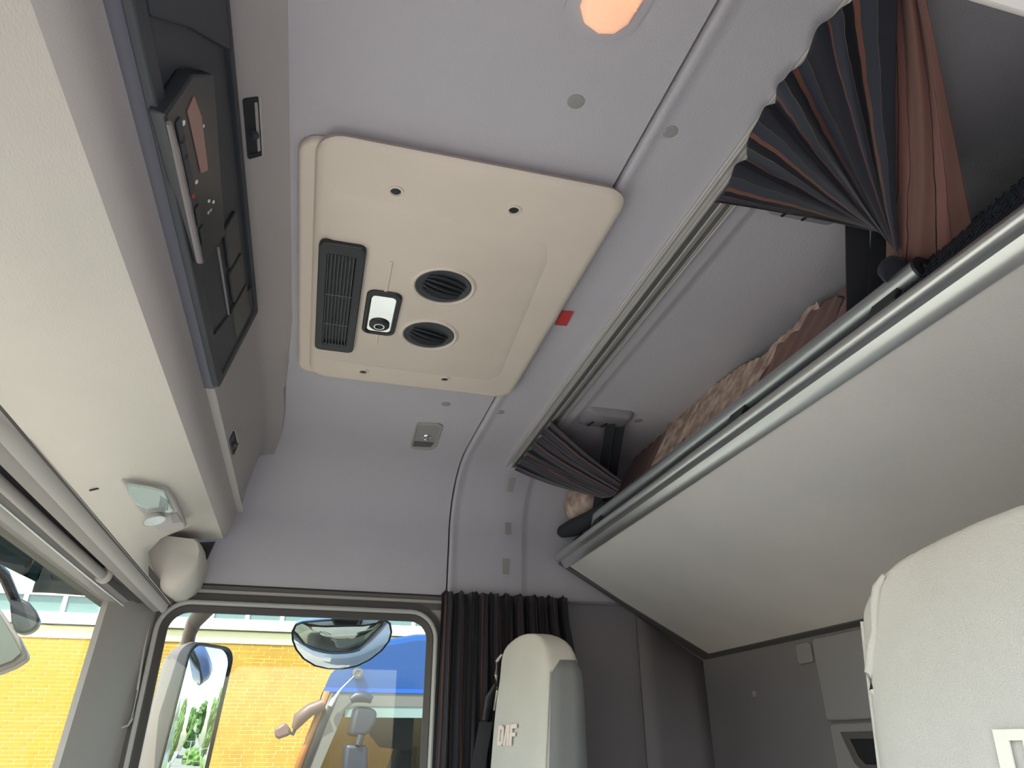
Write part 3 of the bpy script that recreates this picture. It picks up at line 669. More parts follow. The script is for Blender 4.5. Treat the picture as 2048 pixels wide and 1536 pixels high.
# netting behind the front edge
net = G(); L = .20
def thin(a, b, r=.0009):
    d = (b-a).normalized(); s1 = d.cross(bv).normalized()*r; s2 = bv*r
    k = net.pts([a+s1, a-s1*.5+s2, a-s1*.5-s2, b+s1, b-s1*.5+s2, b-s1*.5-s2])
    for q in ((0, 1, 4, 3), (1, 2, 5, 4), (2, 0, 3, 5)): net.face([k+i for i in q])
def NP(x, w): return BF(x, (.603 if x < .75 else .590)-.006*(w-.05)/.06, w)
x = .22
while x < 2.30:
    if not (.72 < x < 1.95):
        h = .140 + .006*math.sin(x*40) if x < .9 else .10
        thin(NP(x, .042), NP(min(x+.045, .745) if x < .75 else x+.045, h), .0013); thin(NP(min(x+.045, .745) if x < .75 else x+.045, .042), NP(x, h), .0013)
    x += .0125
obj('safety_net', net, M_NET, None, 'black netting strip along the bunk front edge', 'netting', kind='stuff', smooth=0)
obj('net_end', G().tube([ay(1117, 1066, -.81), ay(1126, 1063, -.81), ay(1148, 1055, -.815), ay(1180, 1038, -.83), ay(1215, 1012, -.84)], [.006, .022, .030, .026, .016], 14), M_STRAP, None, 'bunched black net end at the passenger end of the bunk', 'netting')

# bedding on the bunk
def cloth(name, fn, nu, nv, m, label, cat, group=None, parent=None, solid=.003, sub=1, kind=None):
    rows = [[fn(i/nu, j/nv) for i in range(nu+1)] for j in range(nv+1)]
    return obj(name, G().loft(rows, uv=True), m, parent, label, cat, group, kind, smooth=80, sub=sub, solid=solid)
def wob(a, b, s=1.0): return s*(math.sin(a*13.1+b*7.3)+math.sin(a*29.7-b*17.1+1.3)*.6+math.sin(a*53.3+b*31.7+2.1)*.35)/1.95
def hgt(x, pts):
    for (a, b), (c, d) in zip(pts, pts[1:]):
        if x <= c: return b + (d-b)*max(0, (x-a)/(c-a))
    return pts[-1][1]
crest_px = [(1228, 935), (1240, 895), (1268, 872), (1300, 866), (1338, 858), (1350, 828), (1385, 800), (1420, 782), (1480, 738), (1530, 716), (1552, 690), (1600, 652), (1612, 628), (1650, 602), (1690, 574), (1720, 552), (1750, 545)]
crest = []
for x_, y_ in crest_px:
    P = hit(x_, y_, BF(0, .585, 0), bv); crest.append((P.x, (P-BO).dot(bw)))
crest.sort()
def bed(u, v, lo, hi, dt=0.0, wo=0.0, front=1.0):
    x = lo+(hi-lo)*u; h = hgt(x, crest)+wo
    f_ = max(0.0, 1-v/.45) if v < .45 else 0.0; k = (v-.45)/.55 if v > .45 else 0.0
    w_ = .058 + (h-.058)*math.sin((1-f_*front)*PI/2)**.8 if v < .45 else h*(1-k)+.11*k
    t_ = .572 + .013*(1-f_) - .15*k + dt
    w_ = max(w_, .058) if v < .45 else w_
    return BF(x, t_ + .006*wob(u*11, v*3), w_ + .004*wob(u*9+.3, v*4))
cloth('bed_cover', lambda u, v: bed(u, v, .74, 2.10), 120, 16, M_TERRA, 'terracotta bed cover with dark wavy stripes on the bunk', 'blanket')
xl = [hit(x_, y_, BF(0, .585, 0), bv).x for x_, y_ in ((1640, 606), (1535, 716), (1345, 850))]
def lace(u, v):
    x = xl[0] + u*(xl[2]-xl[0]); k = min(1, max(0, (x-xl[1]+.06)/.12)); fr = .22 + k*(.72 + .10*math.sin(u*15) + .12*math.sin(u*31)) 
    return bed(u, v, xl[0], xl[2]+.02, .007, .007, max(.15, min(1.0, fr)))
cloth('floral_throw', lace, 90, 16, M_LACE, 'beige floral patterned throw crumpled over the bed cover', 'throw')
g = G(); c0 = ay(1158, 1006, -.84)
rows = []
for i in range(11):
    t = -1+2*i/10; rr = math.sqrt(max(0, 1-t*t)); rows.append([c0 + Vector((.105*math.cos(2*PI*q/20)*rr, -.02+t*.07, .066*math.sin(2*PI*q/20)*rr + .006*math.sin(q*.9+i)*rr)) for q in range(20)])
g.loft(rows, True); obj('pillow', g, M_LACE, None, 'small beige floral pillow end at the passenger end of the bunk', 'pillow', smooth=80, sub=1)

# ceiling strap brackets and straps
def strap_set(bx, by, bottom, w, lab, ext):
    t = thing('strap_bracket', (bx, by, ZC), 'grey ceiling bracket holding the '+lab+' bunk strap', 'bracket', 'bunk strap brackets on the ceiling')
    zt = ZC+.0135
    F_ = frame((bx, by, zt), (1, 0, 0), (0, 1, 0), dn)
    obj('bracket_body', G().loft([on(F_, rrect(-.045, .055, -.085, .070, .022, 5), -.002), on(F_, rrect(-.042, .052, -.080, .066, .020, 5), .014), on(F_, rrect(-.034, .046, -.070, .052, .018, 5), .020)], True, False, True), M_CAB, t, smooth=50)
    for dy in (.030, -.012): obj('slot', G().obox(F_(.030, dy, .0205), (1, .25, 0), (-.25, 1, 0), (0, 0, 1), .016, .0028, .0012), M_BLACK, t)
    return t
ztop = ZC-.006
strap_set(1.775, -.755, None, .026, 'passenger end', 0)
strap_set(.80, -.765, None, .026, 'driver end', 0)
def strap(px0, py0, z_, px1, py1, y_, w, lab, sep=0.0):
    a = az(px0, py0, z_) if z_ else ay(px0, py0, y_); b = ay(px1, py1, y_)
    d = (b-a).normalized(); side = d.cross(Vector((.97, -.25, 0))).normalized()
    g = G()
    rows = []
    for i in range(9):
        t = i/8; p = a.lerp(b, t) + Vector((0, 0, 0)); rows.append([p - side*w/2, p + side*w/2])
    g.loft(rows); return obj('bunk_strap', g, M_STRAP, None, lab, 'strap', 'black bunk straps', solid=.003, smooth=0)
strap(1222, 842, ZC, 1188, 1052, -.85, .028, 'black webbing strap at the passenger end, the front one of the pair')
strap(1241, 848, ZC, 1213, 1024, -.88, .028, 'black webbing strap behind the front one at the passenger end')
strap(1714, 400, ZC-.002, 1718, 690, -.865, .042, 'broad black strap hanging below the driver side curtain')
strap(1766, 400, ZC, 1752, 660, -.875, .034, 'black strap beside the broad one, under the driver side curtain')

# ================================================================== CURTAINS
def interp(pts, t):
    n = len(pts)-1; k = min(int(t*n), n-1); f_ = t*n-k; return pts[k].lerp(pts[k+1], f_)
def fold_curtain(name, tops, bots, mids, nf, amp, m, label, cat, group=None, parent=None, nu=150, nv=26, ph=0):
    def fn(u, v):
        a, b = interp(tops, u), interp(bots, u); mmid = interp(mids, u)
        p = a*(1-v)**2 + mmid*(2*v*(1-v)) + b*v*v
        uu_ = u + .035*math.sin(u*9+1) + .02*math.sin(u*23); fo = math.sin(uu_*nf*2*PI + ph + .9*math.sin(v*3+u*5)) + .5*math.sin(uu_*nf*2*PI*1.7+v*2.9+1)
        am = amp*(.85 + .3*v - 1.0*v*v)
        return p + Vector((-.45, .55, -.25))*(fo*am) + Vector((0, 0, 0))
    return cloth(name, fn, nu, nv, m, label, cat, group, parent, .0015, 0)
# driver end: gathered from the rail down to the bunk
R_ = lambda x, dz=-.004, y=-.576: Vector((x, y + .0*dz, ZC-.018))
tops = [R_(.835, 0, -.592), R_(.80, 0, -.588), R_(.74, 0, -.582), R_(.68, 0, -.566), R_(.62, 0, -.558), R_(.56, 0, -.556), R_(.50, 0, -.556), R_(.44, 0, -.562), R_(.37, 0, -.575)]
kb = lambda px, py, Y=-.82: ay(px, py, Y)
bots = [kb(1748, 462), kb(1762, 462), kb(1772, 470), kb(1780, 480), kb(1784, 492), kb(1788, 500), kb(1792, 505), kb(1794, 510), kb(1797, 515)]
mids = [a.lerp(b, .5) + Vector((.0, .012, .008)) for a, b in zip(tops, bots)]
cur = thing('bunk_curtain', (.6, -.7, .65), 'dark striped curtain gathered at the driver end of the rail', 'curtain', 'bunk curtains')
fold_curtain('curtain_cloth', tops, bots, mids, 5.5, .016, M_CURT, None, None, parent=cur, nu=200, nv=36)
# terracotta reverse side falling from the rail end to the bunk edge
q = lambda px, py, Y: ay(px, py, Y)
topsT = [q(1735, -110, -.585), q(1762, -100, -.585), q(1790, -90, -.585), q(1818, -80, -.59), q(1838, -70, -.595)]
midsT = [q(1742, 230, -.70), q(1785, 240, -.70), q(1840, 240, -.71), q(1885, 240, -.72), q(1900, 230, -.73)]
botsT = [q(1776, 470, -.85), q(1772, 530, -.86), q(1800, 580, -.87), q(1880, 535, -.875), q(1948, 470, -.875)]
fold_curtain('curtain_reverse', topsT, botsT, midsT, 3.4, .014, M_TERRA, 'terracotta reverse side with thin black stripes', None, parent=cur, nu=90, ph=1)
tie = G(); tie.lathe([(.004, 0), (.020, .004), (.022, .012), (.020, .022), (.004, .026)], q(1795, 545, -.82), (.5, 0, .8), 16); obj('curtain_tie', tie, M_CURTD, cur)
# passenger end
tops = [R_(x_, 0, -.600) for x_ in (1.79, 1.85, 1.92, 1.99, 2.06, 2.12, 2.17, 2.215)]
bots = [kb(1244, 960), kb(1242, 970), kb(1238, 980), kb(1232, 988), kb(1222, 994), kb(1205, 996), kb(1180, 990), kb(1148, 982)]
mids = [a.lerp(b, .5) + Vector((0, .01, -.01)) for a, b in zip(tops, bots)]
cur2 = thing('bunk_curtain', (2.05, -.7, .65), 'dark striped curtain gathered at the passenger end of the rail', 'curtain', 'bunk curtains')
fold_curtain('curtain_cloth', tops, bots, mids, 6, .010, M_CURT, None, None, parent=cur2, nu=110)
def bun(u, v):
    c = q(1238, 955, -.90); a = v*PI; 
    return c + Vector((.06-.20*u, .03+.02*math.cos(a), -.085 + .17*v + .004*wob(u*3, v*4)))
# door curtain
def dc(u, v):
    y = -.392 - .425*u - .012*v*math.sin(u*3); zt = .449 - .0025*math.cos(u*11*2*PI)
    x = 2.338 + .013*math.sin(u*11*2*PI + .8*math.sin(v*5+u*6)) + .007*math.sin(u*25*2*PI+v*3)
    pin = -.035*math.exp(-((v-.17)/.09)**2)*(u**4) + .03*v*u**2
    return Vector((x, y - pin*-1 - .0*v, zt - v*1.35))
dcur = cloth('door_curtain', dc, 220, 30, M_CURTD, 'long dark striped curtain hanging beside the passenger door window', 'curtain', solid=.0015, sub=0)
for i in range(9):
    y = -.405-.05*i; obj('gather', G().tube([(2.345, y+.012, .440), (2.338, y, .4535), (2.345, y-.012, .440)], .005, 8), M_CURTD, dcur)

# ================================================================== SEATS
def seat(xc, yf, top, label, tilt):
    t = thing('truck_seat', (xc, yf-.25, -1.1), label, 'seat', 'truck seats')
    rows = []
    zs = [(-.60, .52, .17), (-.45, .54, .16), (-.25, .52, .145), (-.10, .505, .13), (.02, .497, .118), (.10, .492, .112), (.155, .485, .106), (.185, .472, .100), (top-.030, .445, .088), (top-.010, .38, .064), (top, .24, .03)]
    for k, (z, w, d) in enumerate(zs):
        y0 = yf - (z+.04)*.085; ring_ = []
        n = 44
        for i in range(n):
            a = 2*PI*i/n; ca, sa = math.cos(a), math.sin(a); e = .30
            x = xc + w/2*math.copysign(abs(ca)**e, ca); y = y0 - d/2 + d/2*math.copysign(abs(sa)**e, sa)
            x += .0025*math.sin(z*46 + a*3); y += .0035*math.sin(z*31+x*23) if sa > 0 else 0
            zz = z + (.040*(1-((x-xc)/(.26))**2)*.7 - .008 if z > .15 else 0) + (tilt*(xc-x)/.25 if z > .1 else 0)
            ring_.append(Vector((x, y, zz)))
        rows.append(ring_)
    bk = obj('backrest', G().loft(rows, True, True, True), M_SEAT, t, smooth=80, sub=1)
    # side cover pieces and piping
    for sx in (-1, 1):
        pp = []
        for z, w, d in zs[1:7]:
            y0 = yf - (z+.04)*.085; pp.append(Vector((xc+sx*(w/2-.004), y0-.016, z+.004)))
        obj('piping', G().tube(pp, .0032, 8), M_SEAT, bk)
        sp_ = G(); rr = []
        for z, w, d in zs[1:8]:
            y0 = yf - (z+.04)*.085; rr.append([Vector((xc+sx*(w/2+.0035), y0-d*f_, z)) for f_ in ((.18, .4, .65, .9) if z < .17 else (.40, .52, .66, .80))])
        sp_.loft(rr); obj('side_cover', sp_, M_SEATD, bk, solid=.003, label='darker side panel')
    obj('cushion', G().prism(on(frame((xc, yf, -.60), (1, 0, 0), (0, 1, 0), (0, 0, 1)), rrect(-.26, .26, -.06, .46, .08, 6), 0), (0, 0, .16)), M_SEAT, t, bevel=.04, seg=3)
    obj('seat_base', G().box((xc-.2, yf-.02, -1.1), (xc+.2, yf+.38, -.60)), M_BLACK, t, bevel=.02)
    return t, bk
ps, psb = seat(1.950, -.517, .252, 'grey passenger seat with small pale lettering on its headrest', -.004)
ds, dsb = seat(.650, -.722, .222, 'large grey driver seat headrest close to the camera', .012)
def daf(xl, w, zt, zb, yf, m, par):             # block letters, first letter at larger x
    h = zt-zb; k = G(); yy = lambda z: yf - (z+.04)*.085 + .0012
    def P(poly):
        pts = [Vector((xl - a*w, yy(zb+b*h), zb+b*h)) for a, b in poly]; k.prism(pts, (0, .0022, 0))
    P([(0, 0), (.10, 0), (.10, 1), (0, 1)]); P([(.10, .80), (.10, 1), (.22, 1), (.30, .88), (.24, .80)]); P([(.10, 0), (.10, .2), (.22, .2), (.30, .12), (.24, 0)]); P([(.20, .16), (.30, .12), (.30, .88), (.20, .84)])
    P([(.345, 0), (.43, 0), (.53, .95), (.53, 1), (.455, 1)]); P([(.535, 0), (.63, 0), (.63, 1), (.53, 1)])
    P([(.685, 0), (.78, 0), (.78, 1), (.685, 1)]); P([(.78, .80), (1, .80), (1, 1), (.78, 1)]); P([(.78, .42), (.95, .42), (.95, .60), (.78, .60)])
    obj('lettering', k, m, par, smooth=0, label='pale block letters')
daf(2.072, .182, .052, .004, -.5130, M_LOGO, psb)
daf(.688, .170, .017, -.036, -.7185, M_LOGOW, dsb)
# fold of loose cover along the driver seat edge
flap = [ay(x, y, -.742) for x, y in ((1766, 1150), (1752, 1175), (1747, 1210), (1748, 1260), (1742, 1300), (1737, 1345), (1744, 1380), (1760, 1410))]
obj('cover_fold', G().tube([p+Vector((-.002, 0, 0)) for p in flap], [.003, .006, .0065, .005, .007, .0065, .005, .003], 10), M_SEAT, dsb)
flap = [ay(x, y, -.545) for x, y in ((1003, 1310), (994, 1322), (992, 1350), (995, 1380), (988, 1420))]
obj('cover_fold', G().tube(flap, [.003, .005, .005, .004, .003], 8), M_SEAT, psb)
# belt and guide beside the passenger seat
bg_ = thing('seat_belt', ax(972, 1460, 2.24), 'black seat belt with plastic guide beside the passenger seat', 'seat belt')
obj('belt_guide', G().tube([ax(991, 1368, 2.2), ax(979, 1395, 2.22), ax(971, 1440, 2.23)], [.006, .016, .014], 10, True, .5), M_BLACK, bg_)
a, b = ax(972, 1444, 2.23), ax(945, 1600, 2.25)
obj('webbing', G().obox((a+b)/2, b-a, (0, 1, 0), (1, 0, 0), (b-a).length/2, .020, .0015), M_STRAP, bg_)

# ================================================================== OUTSIDE: our own mirrors
mm = thing('wing_mirror', (2.78, .36, -.2), 'tall passenger wing mirror in a grey housing outside the side window', 'mirror')
mn = Vector((-.62, -.78, .0)).normalized(); mu = Vector((.78, -.62, 0)).normalized()
c = Vector((2.765, .335, .075)); MFm = frame(c, mu, (0, 0, 1), mn)
def mr(s, k=1.0, r=.05): return [(a*s, b*k) for a, b in rrect(-.100, .098, -.245, .238, r, 7)]
sh = lambda poly: [(a+.02*(b/.24), b) for a, b in poly]
obj('mirror_plate', G().loft([[MFm(a, b, .006-(a*a+b*b)/(2*2.2)) for a, b in sh([(a*k_*.97, b*k_*.985) for a, b in mr(1)])] for k_ in (1, .9, .75, .6, .45, .3, .15, .02)], True, False, True), M_MIRR, mm, smooth=80)
obj('mirror_rim', G().ring(on(MFm, sh(mr(1.03, 1.015)), -.014), on(MFm, sh(mr(.97, .985)), -.014), mn*.018), M_BLACK, mm, bevel=.003)
hou = []
for d, s, k in ((-.004, 1.03, 1.02), (-.04, 1.06, 1.04), (-.09, 1.02, 1.0), (-.125, .85, .92), (-.14, .6, .8)):
    hou.append([MFm(a-.0*d, b, d) for a, b in sh(mr(s, k))])
M_MSH = mat('mirror_shell_grey', (.17, .145, .14), .5)
obj('mirror_housing', G().loft(hou, True, False, True), M_MSH, mm, smooth=60)
obj('mirror_arm', G().tube([ax(440, 1190, 2.62), ax(408, 1222, 2.70), ax(388, 1245, 2.74), ax(379, 1268, 2.77), ax(372, 1300, 2.80)], [.03, .030, .026, .022, .022], 12), mat('arm_brown_grey', (.20, .15, .13), .6), mm)
km = thing('kerb_mirror', (2.75, -.1, .24), 'wide curved kerb mirror hanging above the side window', 'mirror')
kn = Vector((-.86, .03, -.50)).normalized(); kv = Vector((-.50, 0, .86)).normalized()
kc = ax(685, 1285, 2.75); KF = frame(kc, (0, -1, 0), kv, kn)
kp = []
for x, y in ((583, 1262), (590, 1248), (604, 1243), (640, 1240), (690, 1238), (740, 1238), (770, 1239), (782, 1248), (785, 1265), (780, 1283), (765, 1302), (742, 1320), (715, 1333), (685, 1339), (655, 1338), (628, 1331), (606, 1317), (591, 1298), (584, 1280)):
    P = hit(x, y, kc, kn); dd = P-kc; kp.append((dd.dot(Vector((0, -1, 0))), dd.dot(kv)))
def ks(s): return [(a*s, b*s) for a, b in kp]
obj('mirror_plate', G().loft([on(KF, ks(.965), .002), on(KF, ks(.85), .009), on(KF, ks(.65), .017), on(KF, ks(.4), .023), on(KF, ks(.15), .026)], True, False, True), M_MIRR, km, smooth=80)
obj('mirror_rim', G().ring(on(KF, ks(1.0), -.010), on(KF, ks(.96), -.010), kn*.014), M_BLACK, km, bevel=.002)
obj('mirror_housing', G().loft([on(KF, ks(1.0), -.008), on(KF, ks(.97), -.04), on(KF, ks(.8), -.07), on(KF, ks(.4), -.085)], True, False, True), mat('kerb_mirror_shell', (.10, .16, .35), .35, coat=.5), km, smooth=60)
obj('mirror_arm', G().prism([ax(663, 1226, 2.70), ax(722, 1228, 2.70), ax(716, 1252, 2.70), ax(668, 1251, 2.70)], (.05, 0, .01)), M_BLACK, km, bevel=.006)
obj('arm_mount', G().box((2.47, -.06, .40), (2.76, -.17, .46)), M_BLACK, km, bevel=.01)
fm = thing('front_mirror', (2.6, .9, .2), 'dark front mirror and oval bracket outside the windshield corner', 'mirror')
def sil(pts, X, dx, name, m, par, bev):
    obj(name, G().prism([ax(x, y, X) for x, y in pts], (dx, dx*.2, 0)), m, par, bevel=bev, seg=3)
sil([(18, 1190), (30, 1196), (46, 1198), (60, 1206), (73, 1222), (80, 1238), (76, 1252), (62, 1264), (44, 1268), (30, 1262), (22, 1245), (20, 1220)], 2.62, .06, 'oval_bracket', M_BLACK, fm, .012)
sil([(-90, 1160), (0, 1218), (30, 1262), (38, 1272), (56, 1308), (52, 1318), (30, 1332), (0, 1344), (-90, 1370)], 2.56, .09, 'mirror_housing', M_MSH, fm, .015)
sil([(-80, 1180), (0, 1228), (28, 1275), (44, 1305), (24, 1322), (0, 1331), (-80, 1350)], 2.548, .006, 'mirror_back', mat('mirror_back_grey', (.05, .06, .057), .25), fm, .002)
obj('mirror_arm', G().tube([ax(30, 1200, 2.66), ax(8, 1150, 2.5), ax(-60, 1080, 2.3)], .016, 8), M_BLACK, fm)

# ================================================================== OUTSIDE: blue truck
tk = thing('parked_truck', (8.25, -2.2, -2.5), 'bright blue truck parked alongside, seen through the passenger window', 'truck')
TX0, TX1 = 7.0, 9.45
def yfront(z): return -.085 - .26*(z-.30) if z < .45 else -.124-.26*(z-.45)
rf = []
for x, dz in ((TX0, -.02), (TX0+.03, .01), (TX0+.12, .05), (TX0+.5, .08), (TX1-.5, .08), (TX1-.12, .05), (TX1-.03, .01), (TX1, -.02)):
    rf.append([Vector((x, y, z+(dz if k in (2, 3, 4) else 0))) for k, (y, z) in enumerate(((-.15, .435), (-.20, .58), (-.40, .80), (-.95, .91), (-2.4, .97), (-2.4, .435)))])
obj('roof', G().loft(rf, False, True, True), M_BLUE, tk, smooth=35)
obj('roof_gutter', G().box((TX0-.012, -.16, .47), (TX0, -2.4, .435)), mat('dark_blue_edge', (.01, .08, .38), .35), tk)
def side(X, dx, nm):
    win = [(-.44, .325), (-.36, .30), (-.13, -.35), (-.13, -.50), (-1.20, -.50), (-1.20, .325)]
    out = [(-.235, .435), (-.20, .40), (.06, -.35), (.06, -2.0), (-2.4, -2.0), (-2.4, .435)]
    o = obj(nm, G().ring([Vector((X, y, z)) for y, z in out], [Vector((X, y, z)) for y, z in win], (dx, 0, 0)), M_BGREY, tk)
    return win
w_ = side(TX0, .05, 'near_side'); side(TX1-.05, .05, 'far_side')
M_TG = glass('truck_window_tint', (.62, .60, .52), .8, 0, .03)
M_TMIR = mat('truck_mirror_plastic', (.012, .018, .035), .45)
obj('near_window', G().prism([Vector((TX0+.02, y, z)) for y, z in w_], (.004, 0, 0)), M_TG, tk)
obj('far_window', G().prism([Vector((TX1-.03, y, z)) for y, z in w_], (.004, 0, 0)), M_TG, tk)
obj('door_skin', G().box((TX0-.015, .04, -.52), (TX0, -1.28, -1.95)), M_BLUE, tk, bevel=.01)
obj('screen_pillar', G().loft([[Vector((TX0-.004, -.205, .44)), Vector((TX0-.004, -.285, .44)), Vector((TX0+.02, -.30, .44))], [Vector((TX0-.004, .03, -.36)), Vector((TX0-.004, -.045, -.36)), Vector((TX0+.02, -.06, -.36))]]), M_BLACK, tk, solid=.01)
obj('front_corner', G().loft([[Vector((TX0-.008, -.16, .44)), Vector((TX0-.008, -.215, .44))], [Vector((TX0-.008, .085, -.40)), Vector((TX0-.008, .03, -.40))]]), mat('orange_painted_reflection', (.33, .12, .035), .3), tk, solid=.012)  # orange glare along the screen edge, painted in as base colour
obj('front_screen', G().loft([[Vector((TX0, -.16, .44)), Vector((TX1, -.16, .44))], [Vector((TX0, .08, -.40)), Vector((TX1, .08, -.40))]]), M_TG, tk)
obj('front_panel', G().box((TX0, .10, -.40), (TX1, .02, -2.1)), M_BLUE, tk, bevel=.03)
obj('window_band', G().box((TX0+.008, -.36, .325), (TX0+.03, -1.20, .235)), mat('pale_glass_band', (.20, .27, .26), .2), tk)
obj('rear_wall', G().box((TX0+.02, -2.36, -2.0), (TX1-.02, -2.40, .9)), M_BLACK, tk)
obj('driver_seat', G().prism([Vector((7.6, y, z)) for y, z in ((-.84, -.9), (-.86, -.2), (-.93, .02), (-1.10, .03), (-1.12, -.9))], (.45, 0, 0)), M_BLACK, tk, bevel=.04)
obj('inner_visor', G().prism([Vector((7.15, y, z)) for y, z in ((-.50, .235), (-1.2, .235), (-1.2, .06), (-.95, -.02), (-.70, .0), (-.60, .10))], (.04, 0, 0)), M_NAVY, tk)
for X in (TX0+.02, TX1-.34):
    for Y in (-1.0, -4.3):
        w = obj('wheel', G().lathe([(.30, 0), (.48, .01), (.51, .05), (.51, .27), (.48, .31), (.30, .32)], (X, Y, -1.99), (1, 0, 0), 28), M_TYRE, tk)
obj('chassis', G().box((7.8, -2.4, -1.6), (8.6, -6.0, -1.9)), M_BLACK, tk, bevel=.02)
# truck mirrors
P = lambda x, y, X=6.82: ax(x, y, X)
obj('mirror_top_arm', G().tube([P(701, 1400), P(712, 1394), P(730, 1394), P(744, 1400)], [.03, .045, .045, .03], 10), M_TMIR, tk)
obj('main_mirror', G().prism([P(712, 1412), P(740, 1414), P(756, 1422), P(752, 1446), P(740, 1466), P(725, 1474), P(700, 1471), P(703, 1450)], (.16, .02, 0)), M_TMIR, tk, bevel=.03, seg=3)
obj('wide_mirror', G().prism([P(692, 1488), P(736, 1490), P(737, 1560), P(686, 1560)], (.14, .02, 0)), M_TMIR, tk, bevel=.03, seg=3)
obj('mirror_stem', G().tube([P(722, 1470), P(716, 1490)], .03, 8), M_TMIR, tk)
obj('front_mirror_arm', G().tube([P(648, 1408, 6.95), P(620, 1420, 6.95), P(598, 1438, 6.95), P(588, 1458, 6.95)], [.05, .055, .06, .025], 10), mat('dark_red_plastic', (.10, .05, .045), .5), tk)
obj('front_mirror', G().prism([P(548, 1458, 6.95), P(570, 1444, 6.95), P(582, 1458, 6.95), P(580, 1470, 6.95), P(558, 1478, 6.95), P(550, 1476, 6.95)], (.12, 0, 0)), mat('dark_red_shell', (.13, .07, .065), .5), tk, bevel=.02)
obj('front_mirror_stem', G().tube([P(590, 1458, 6.97), P(586, 1468, 6.97), P(578, 1464, 6.97)], .016, 8), M_TMIR, tk)
obj('side_light', G().lathe([(.035, 0), (.048, .02), (.048, .05), (.025, .055), (.02, .05)], P(715, 1346, 6.98), (-1, 0, -.1), 24), M_DKTRIM, tk)
obj('aerial', G().tube([P(708, 1352, 6.93), P(682, 1378, 6.93), P(664, 1404, 6.93)], [.004, .007, .018], 8), M_TRIML, tk, label='thin pale aerial')
obj('aerial_base', G().tube([P(668, 1398, 6.93), P(660, 1412, 6.93)], .022, 10), M_TRIML, tk)

# ================================================================== OUTSIDE: brick building
BX = 17.5
bd = thing('brick_building', (BX, 1, -2.5), 'long yellow brick building beyond the yard with a strip of high windows', 'building')
obj('wall_core', G().box((BX+.005, -9, -2.5), (BX+.5, 14, 2.03)), M_MORT, bd)
obj('lintel', G().box((BX-.02, -9, 2.03), (BX+.5, 14, 2.275)), mat('pale_lintel', (.62, .58, .36), .9), bd)
obj('shadow_gap_strip', G().box((BX-.04, -9, 2.275), (BX+.5, 14, 2.305)), mat('painted_gap_shadow', (.12, .11, .06), .9), bd)  # solid dark strip, the gap's shadow painted below the white board
obj('white_board', G().box((BX-.10, -9, 2.305), (BX+.5, 14, 2.53)), M_WHITE, bd)
obj('roof_edge', G().box((BX-.05, -9, 2.88), (BX+.5, 14, 2.98)), M_WHITE, bd)
pane = obj('window_pane', G().box((BX+.02, 8.85-.66, 2.53), (BX+.06, 8.85, 2.88)), M_PANE, bd)
mul = obj('mullion', G().box((BX-.02, 8.85, 2.53), (BX+.08, 8.85+.085, 2.88)), M_WHITE, bd)
for i in range(1, 20): piece(pane, (0, -.745*i, 0), bd); piece(mul, (0, -.745*i, 0), bd)
RP, JT = .0745, .011
big = G().box((BX, -.195, 0), (BX+.03, .195, RP-JT)); small = G().box((BX, -.112, 0), (BX+.03, .112, RP-JT))
for gg in (big, small): gg.f = gg.f
srcB = obj('brick', big, M_BRICK, bd, smooth=0); srcS = obj('brick', small, M_BRICK, bd, smooth=0)
srcB.location = (0, 5.2, 1.9*1); srcS.location = (0, 5.55, 1.9)
rest = G(); cnt = 0
nrow = int((2.03+2.5)/RP)
bricks = []
for r in range(nrow):
    z = 2.03 - RP*(r+1) + JT*.5
    y = 9.5 - .13*(r % 5); k = r % 2
    while y > -6:
        L2 = .195 if k % 2 == 0 else .112
        bricks.append((y-L2, z, L2)); y -= 2*L2 + JT; k += 1
vis = [b for b in bricks if 3.95 < b[0] < 6.3 and -.50 < b[1]]
vis.sort(key=lambda b: (abs(b[0]-5.2) + abs(b[1]-.8)*.6)); chosen = set(vis[:296])
first = {True: True, False: True}
for b in bricks:
    jx = random.uniform(-.004, .002)
    if b in chosen:
        src = srcB if b[2] > .15 else srcS
        if first[b[2] > .15]: src.location = (jx, b[0], b[1]); first[b[2] > .15] = False
        else:
            c_ = src.copy(); C.objects.link(c_); c_.parent = bd; c_.location = (jx, b[0], b[1])
    else: rest.box((BX+jx, b[0]-b[2], b[1]), (BX+.03, b[0]+b[2], b[1]+RP-JT))
# the single bricks are placed in the building's own frame
for o in [o for o in bd.children if o.name.startswith('brick')]:
    pass
obj('brick_field', rest, M_BRICK, bd, kind='stuff', smooth=0)

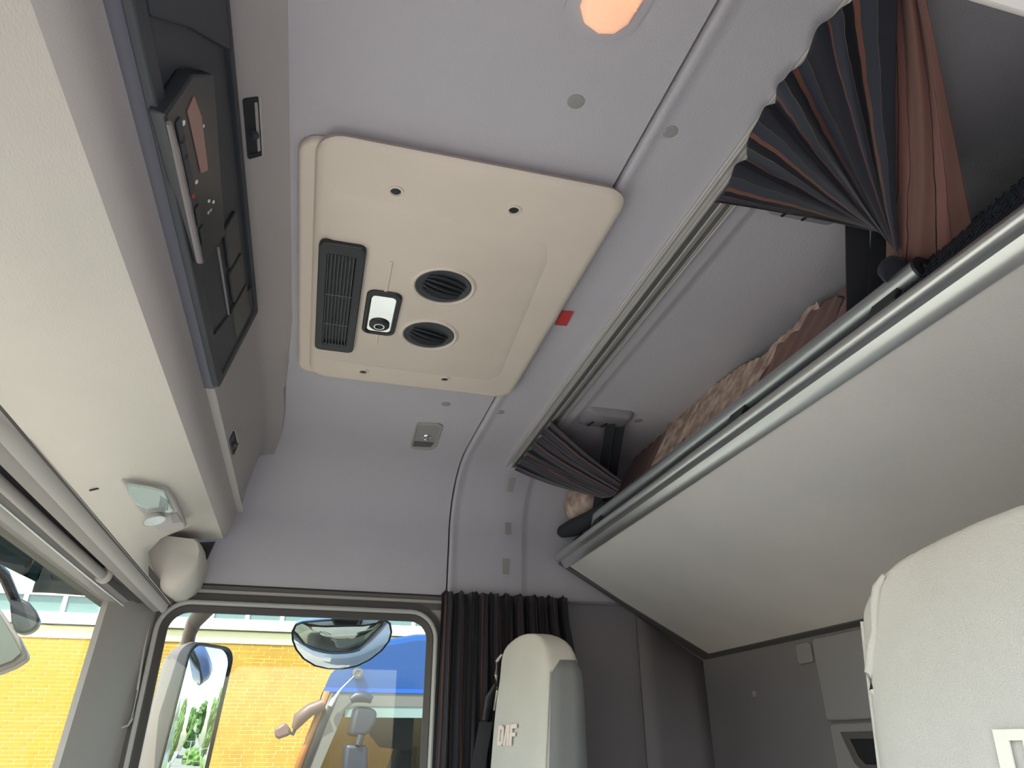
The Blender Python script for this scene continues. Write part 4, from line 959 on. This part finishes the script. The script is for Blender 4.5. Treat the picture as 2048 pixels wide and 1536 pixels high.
# ================================================================== OUTSIDE: yard and greenery behind the truck
obj('ground', G().box((-40, -90, -2.62), (60, 60, -2.5)), M_ASPH, kind='structure')
for i, (y0, y1) in enumerate(((-9, -11.5), (-16, -17.2))):
    obj('trim_3' if i == 0 else 'trim_4', G().box((2.0, y0, -2.5), (17.0, y1, -2.492)), M_PAVE, kind='structure')
for i in range(4):
    obj('parking_line', G().obox((3.6+2.6*i, -6.5, -2.494), (0, 1, 0), (1, 0, 0), (0, 0, 1), 2.2, .06, .004), M_WHITE, None, ['white painted line in the yard beside our truck', 'white painted line near the blue truck', 'white painted line behind the blue truck', 'white painted line nearest the brick building'][i], 'road marking', 'painted lines in the yard')
def blob(c, r, seed, n=2):
    rnd = random.Random(seed); bm = bmesh.new(); bmesh.ops.create_icosphere(bm, subdivisions=n, radius=1)
    for v in bm.verts:
        k = 1 + rnd.uniform(-.28, .22); v.co = Vector((v.co.x*r[0]*k + c[0], v.co.y*r[1]*k + c[1], v.co.z*r[2]*k + c[2]))
    gg = G(); gg.v = [v.co.copy() for v in bm.verts]; gg.f = [tuple(w.index for w in f.verts) for f in bm.faces]; bm.free(); return gg
def merge(gs):
    o = G()
    for a in gs:
        b = len(o.v); o.v += a.v; o.f += [tuple(i+b for i in f) for f in a.f]
    return o
tl = [(4.2, -30, 2.2), (8.6, -35, 3.0), (12.4, -30, 1.8), (16.8, -35, 3.6), (-.6, -34, 2.6), (21.0, -31, 2.4)]
tn = ['nearest our truck', 'tall and dark', 'low and round', 'tallest', 'behind our cab', 'by the brick building']
for i, (x, y, h) in enumerate(tl):
    t = thing('tree', (x, y, -2.5), 'leafy green tree behind the yard, '+tn[i], 'tree', 'trees behind the yard')
    obj('trunk', G().tube([(x, y, -2.5), (x+.1, y, -1.0), (x, y, h*.3)], [.18, .14, .08], 8), M_TRUNK, t)
    obj('foliage', merge([blob((x+random.uniform(-1.1, 1.1), y+random.uniform(-.8, .8), h*.35+random.uniform(-1.6, h*.55)), (1.0, .9, .9), i*31+k, 3) for k in range(9)]), M_LEAF, t, smooth=0)
for i in range(5):
    x = 1.5+4.4*i; obj('bush', merge([blob((x+random.uniform(-1, 1), -24+random.uniform(-.4, .4), -2.0), (.9, .7, .75), 300+i*9+k, 3) for k in range(4)]), mat('bush_leaves', (.20, .34, .06), .8, col2=(.07, .15, .03), vscale=4) if i == 0 else bpy.data.materials['bush_leaves'], None, 'rounded green bush along the yard edge, '+['behind our truck', 'second from our truck', 'behind the blue truck', 'near the building', 'last before the brick building'][i], 'bush', 'bushes at the yard edge', smooth=0)
fe = thing('fence', (9, -22.5, -2.5), 'wire fence with thin posts along the far yard edge', 'fence')
p0 = obj('post', G().box((1, -22.53, -2.5), (1.06, -22.47, -.7)), M_TRIM, fe)
for i in range(1, 9): piece(p0, (2.0*i, 0, 0), fe)
for z in (-.75, -1.4, -2.1): obj('wire_rail', G().box((1, -22.51, z), (17.1, -22.49, z+.03)), M_TRIM, fe)
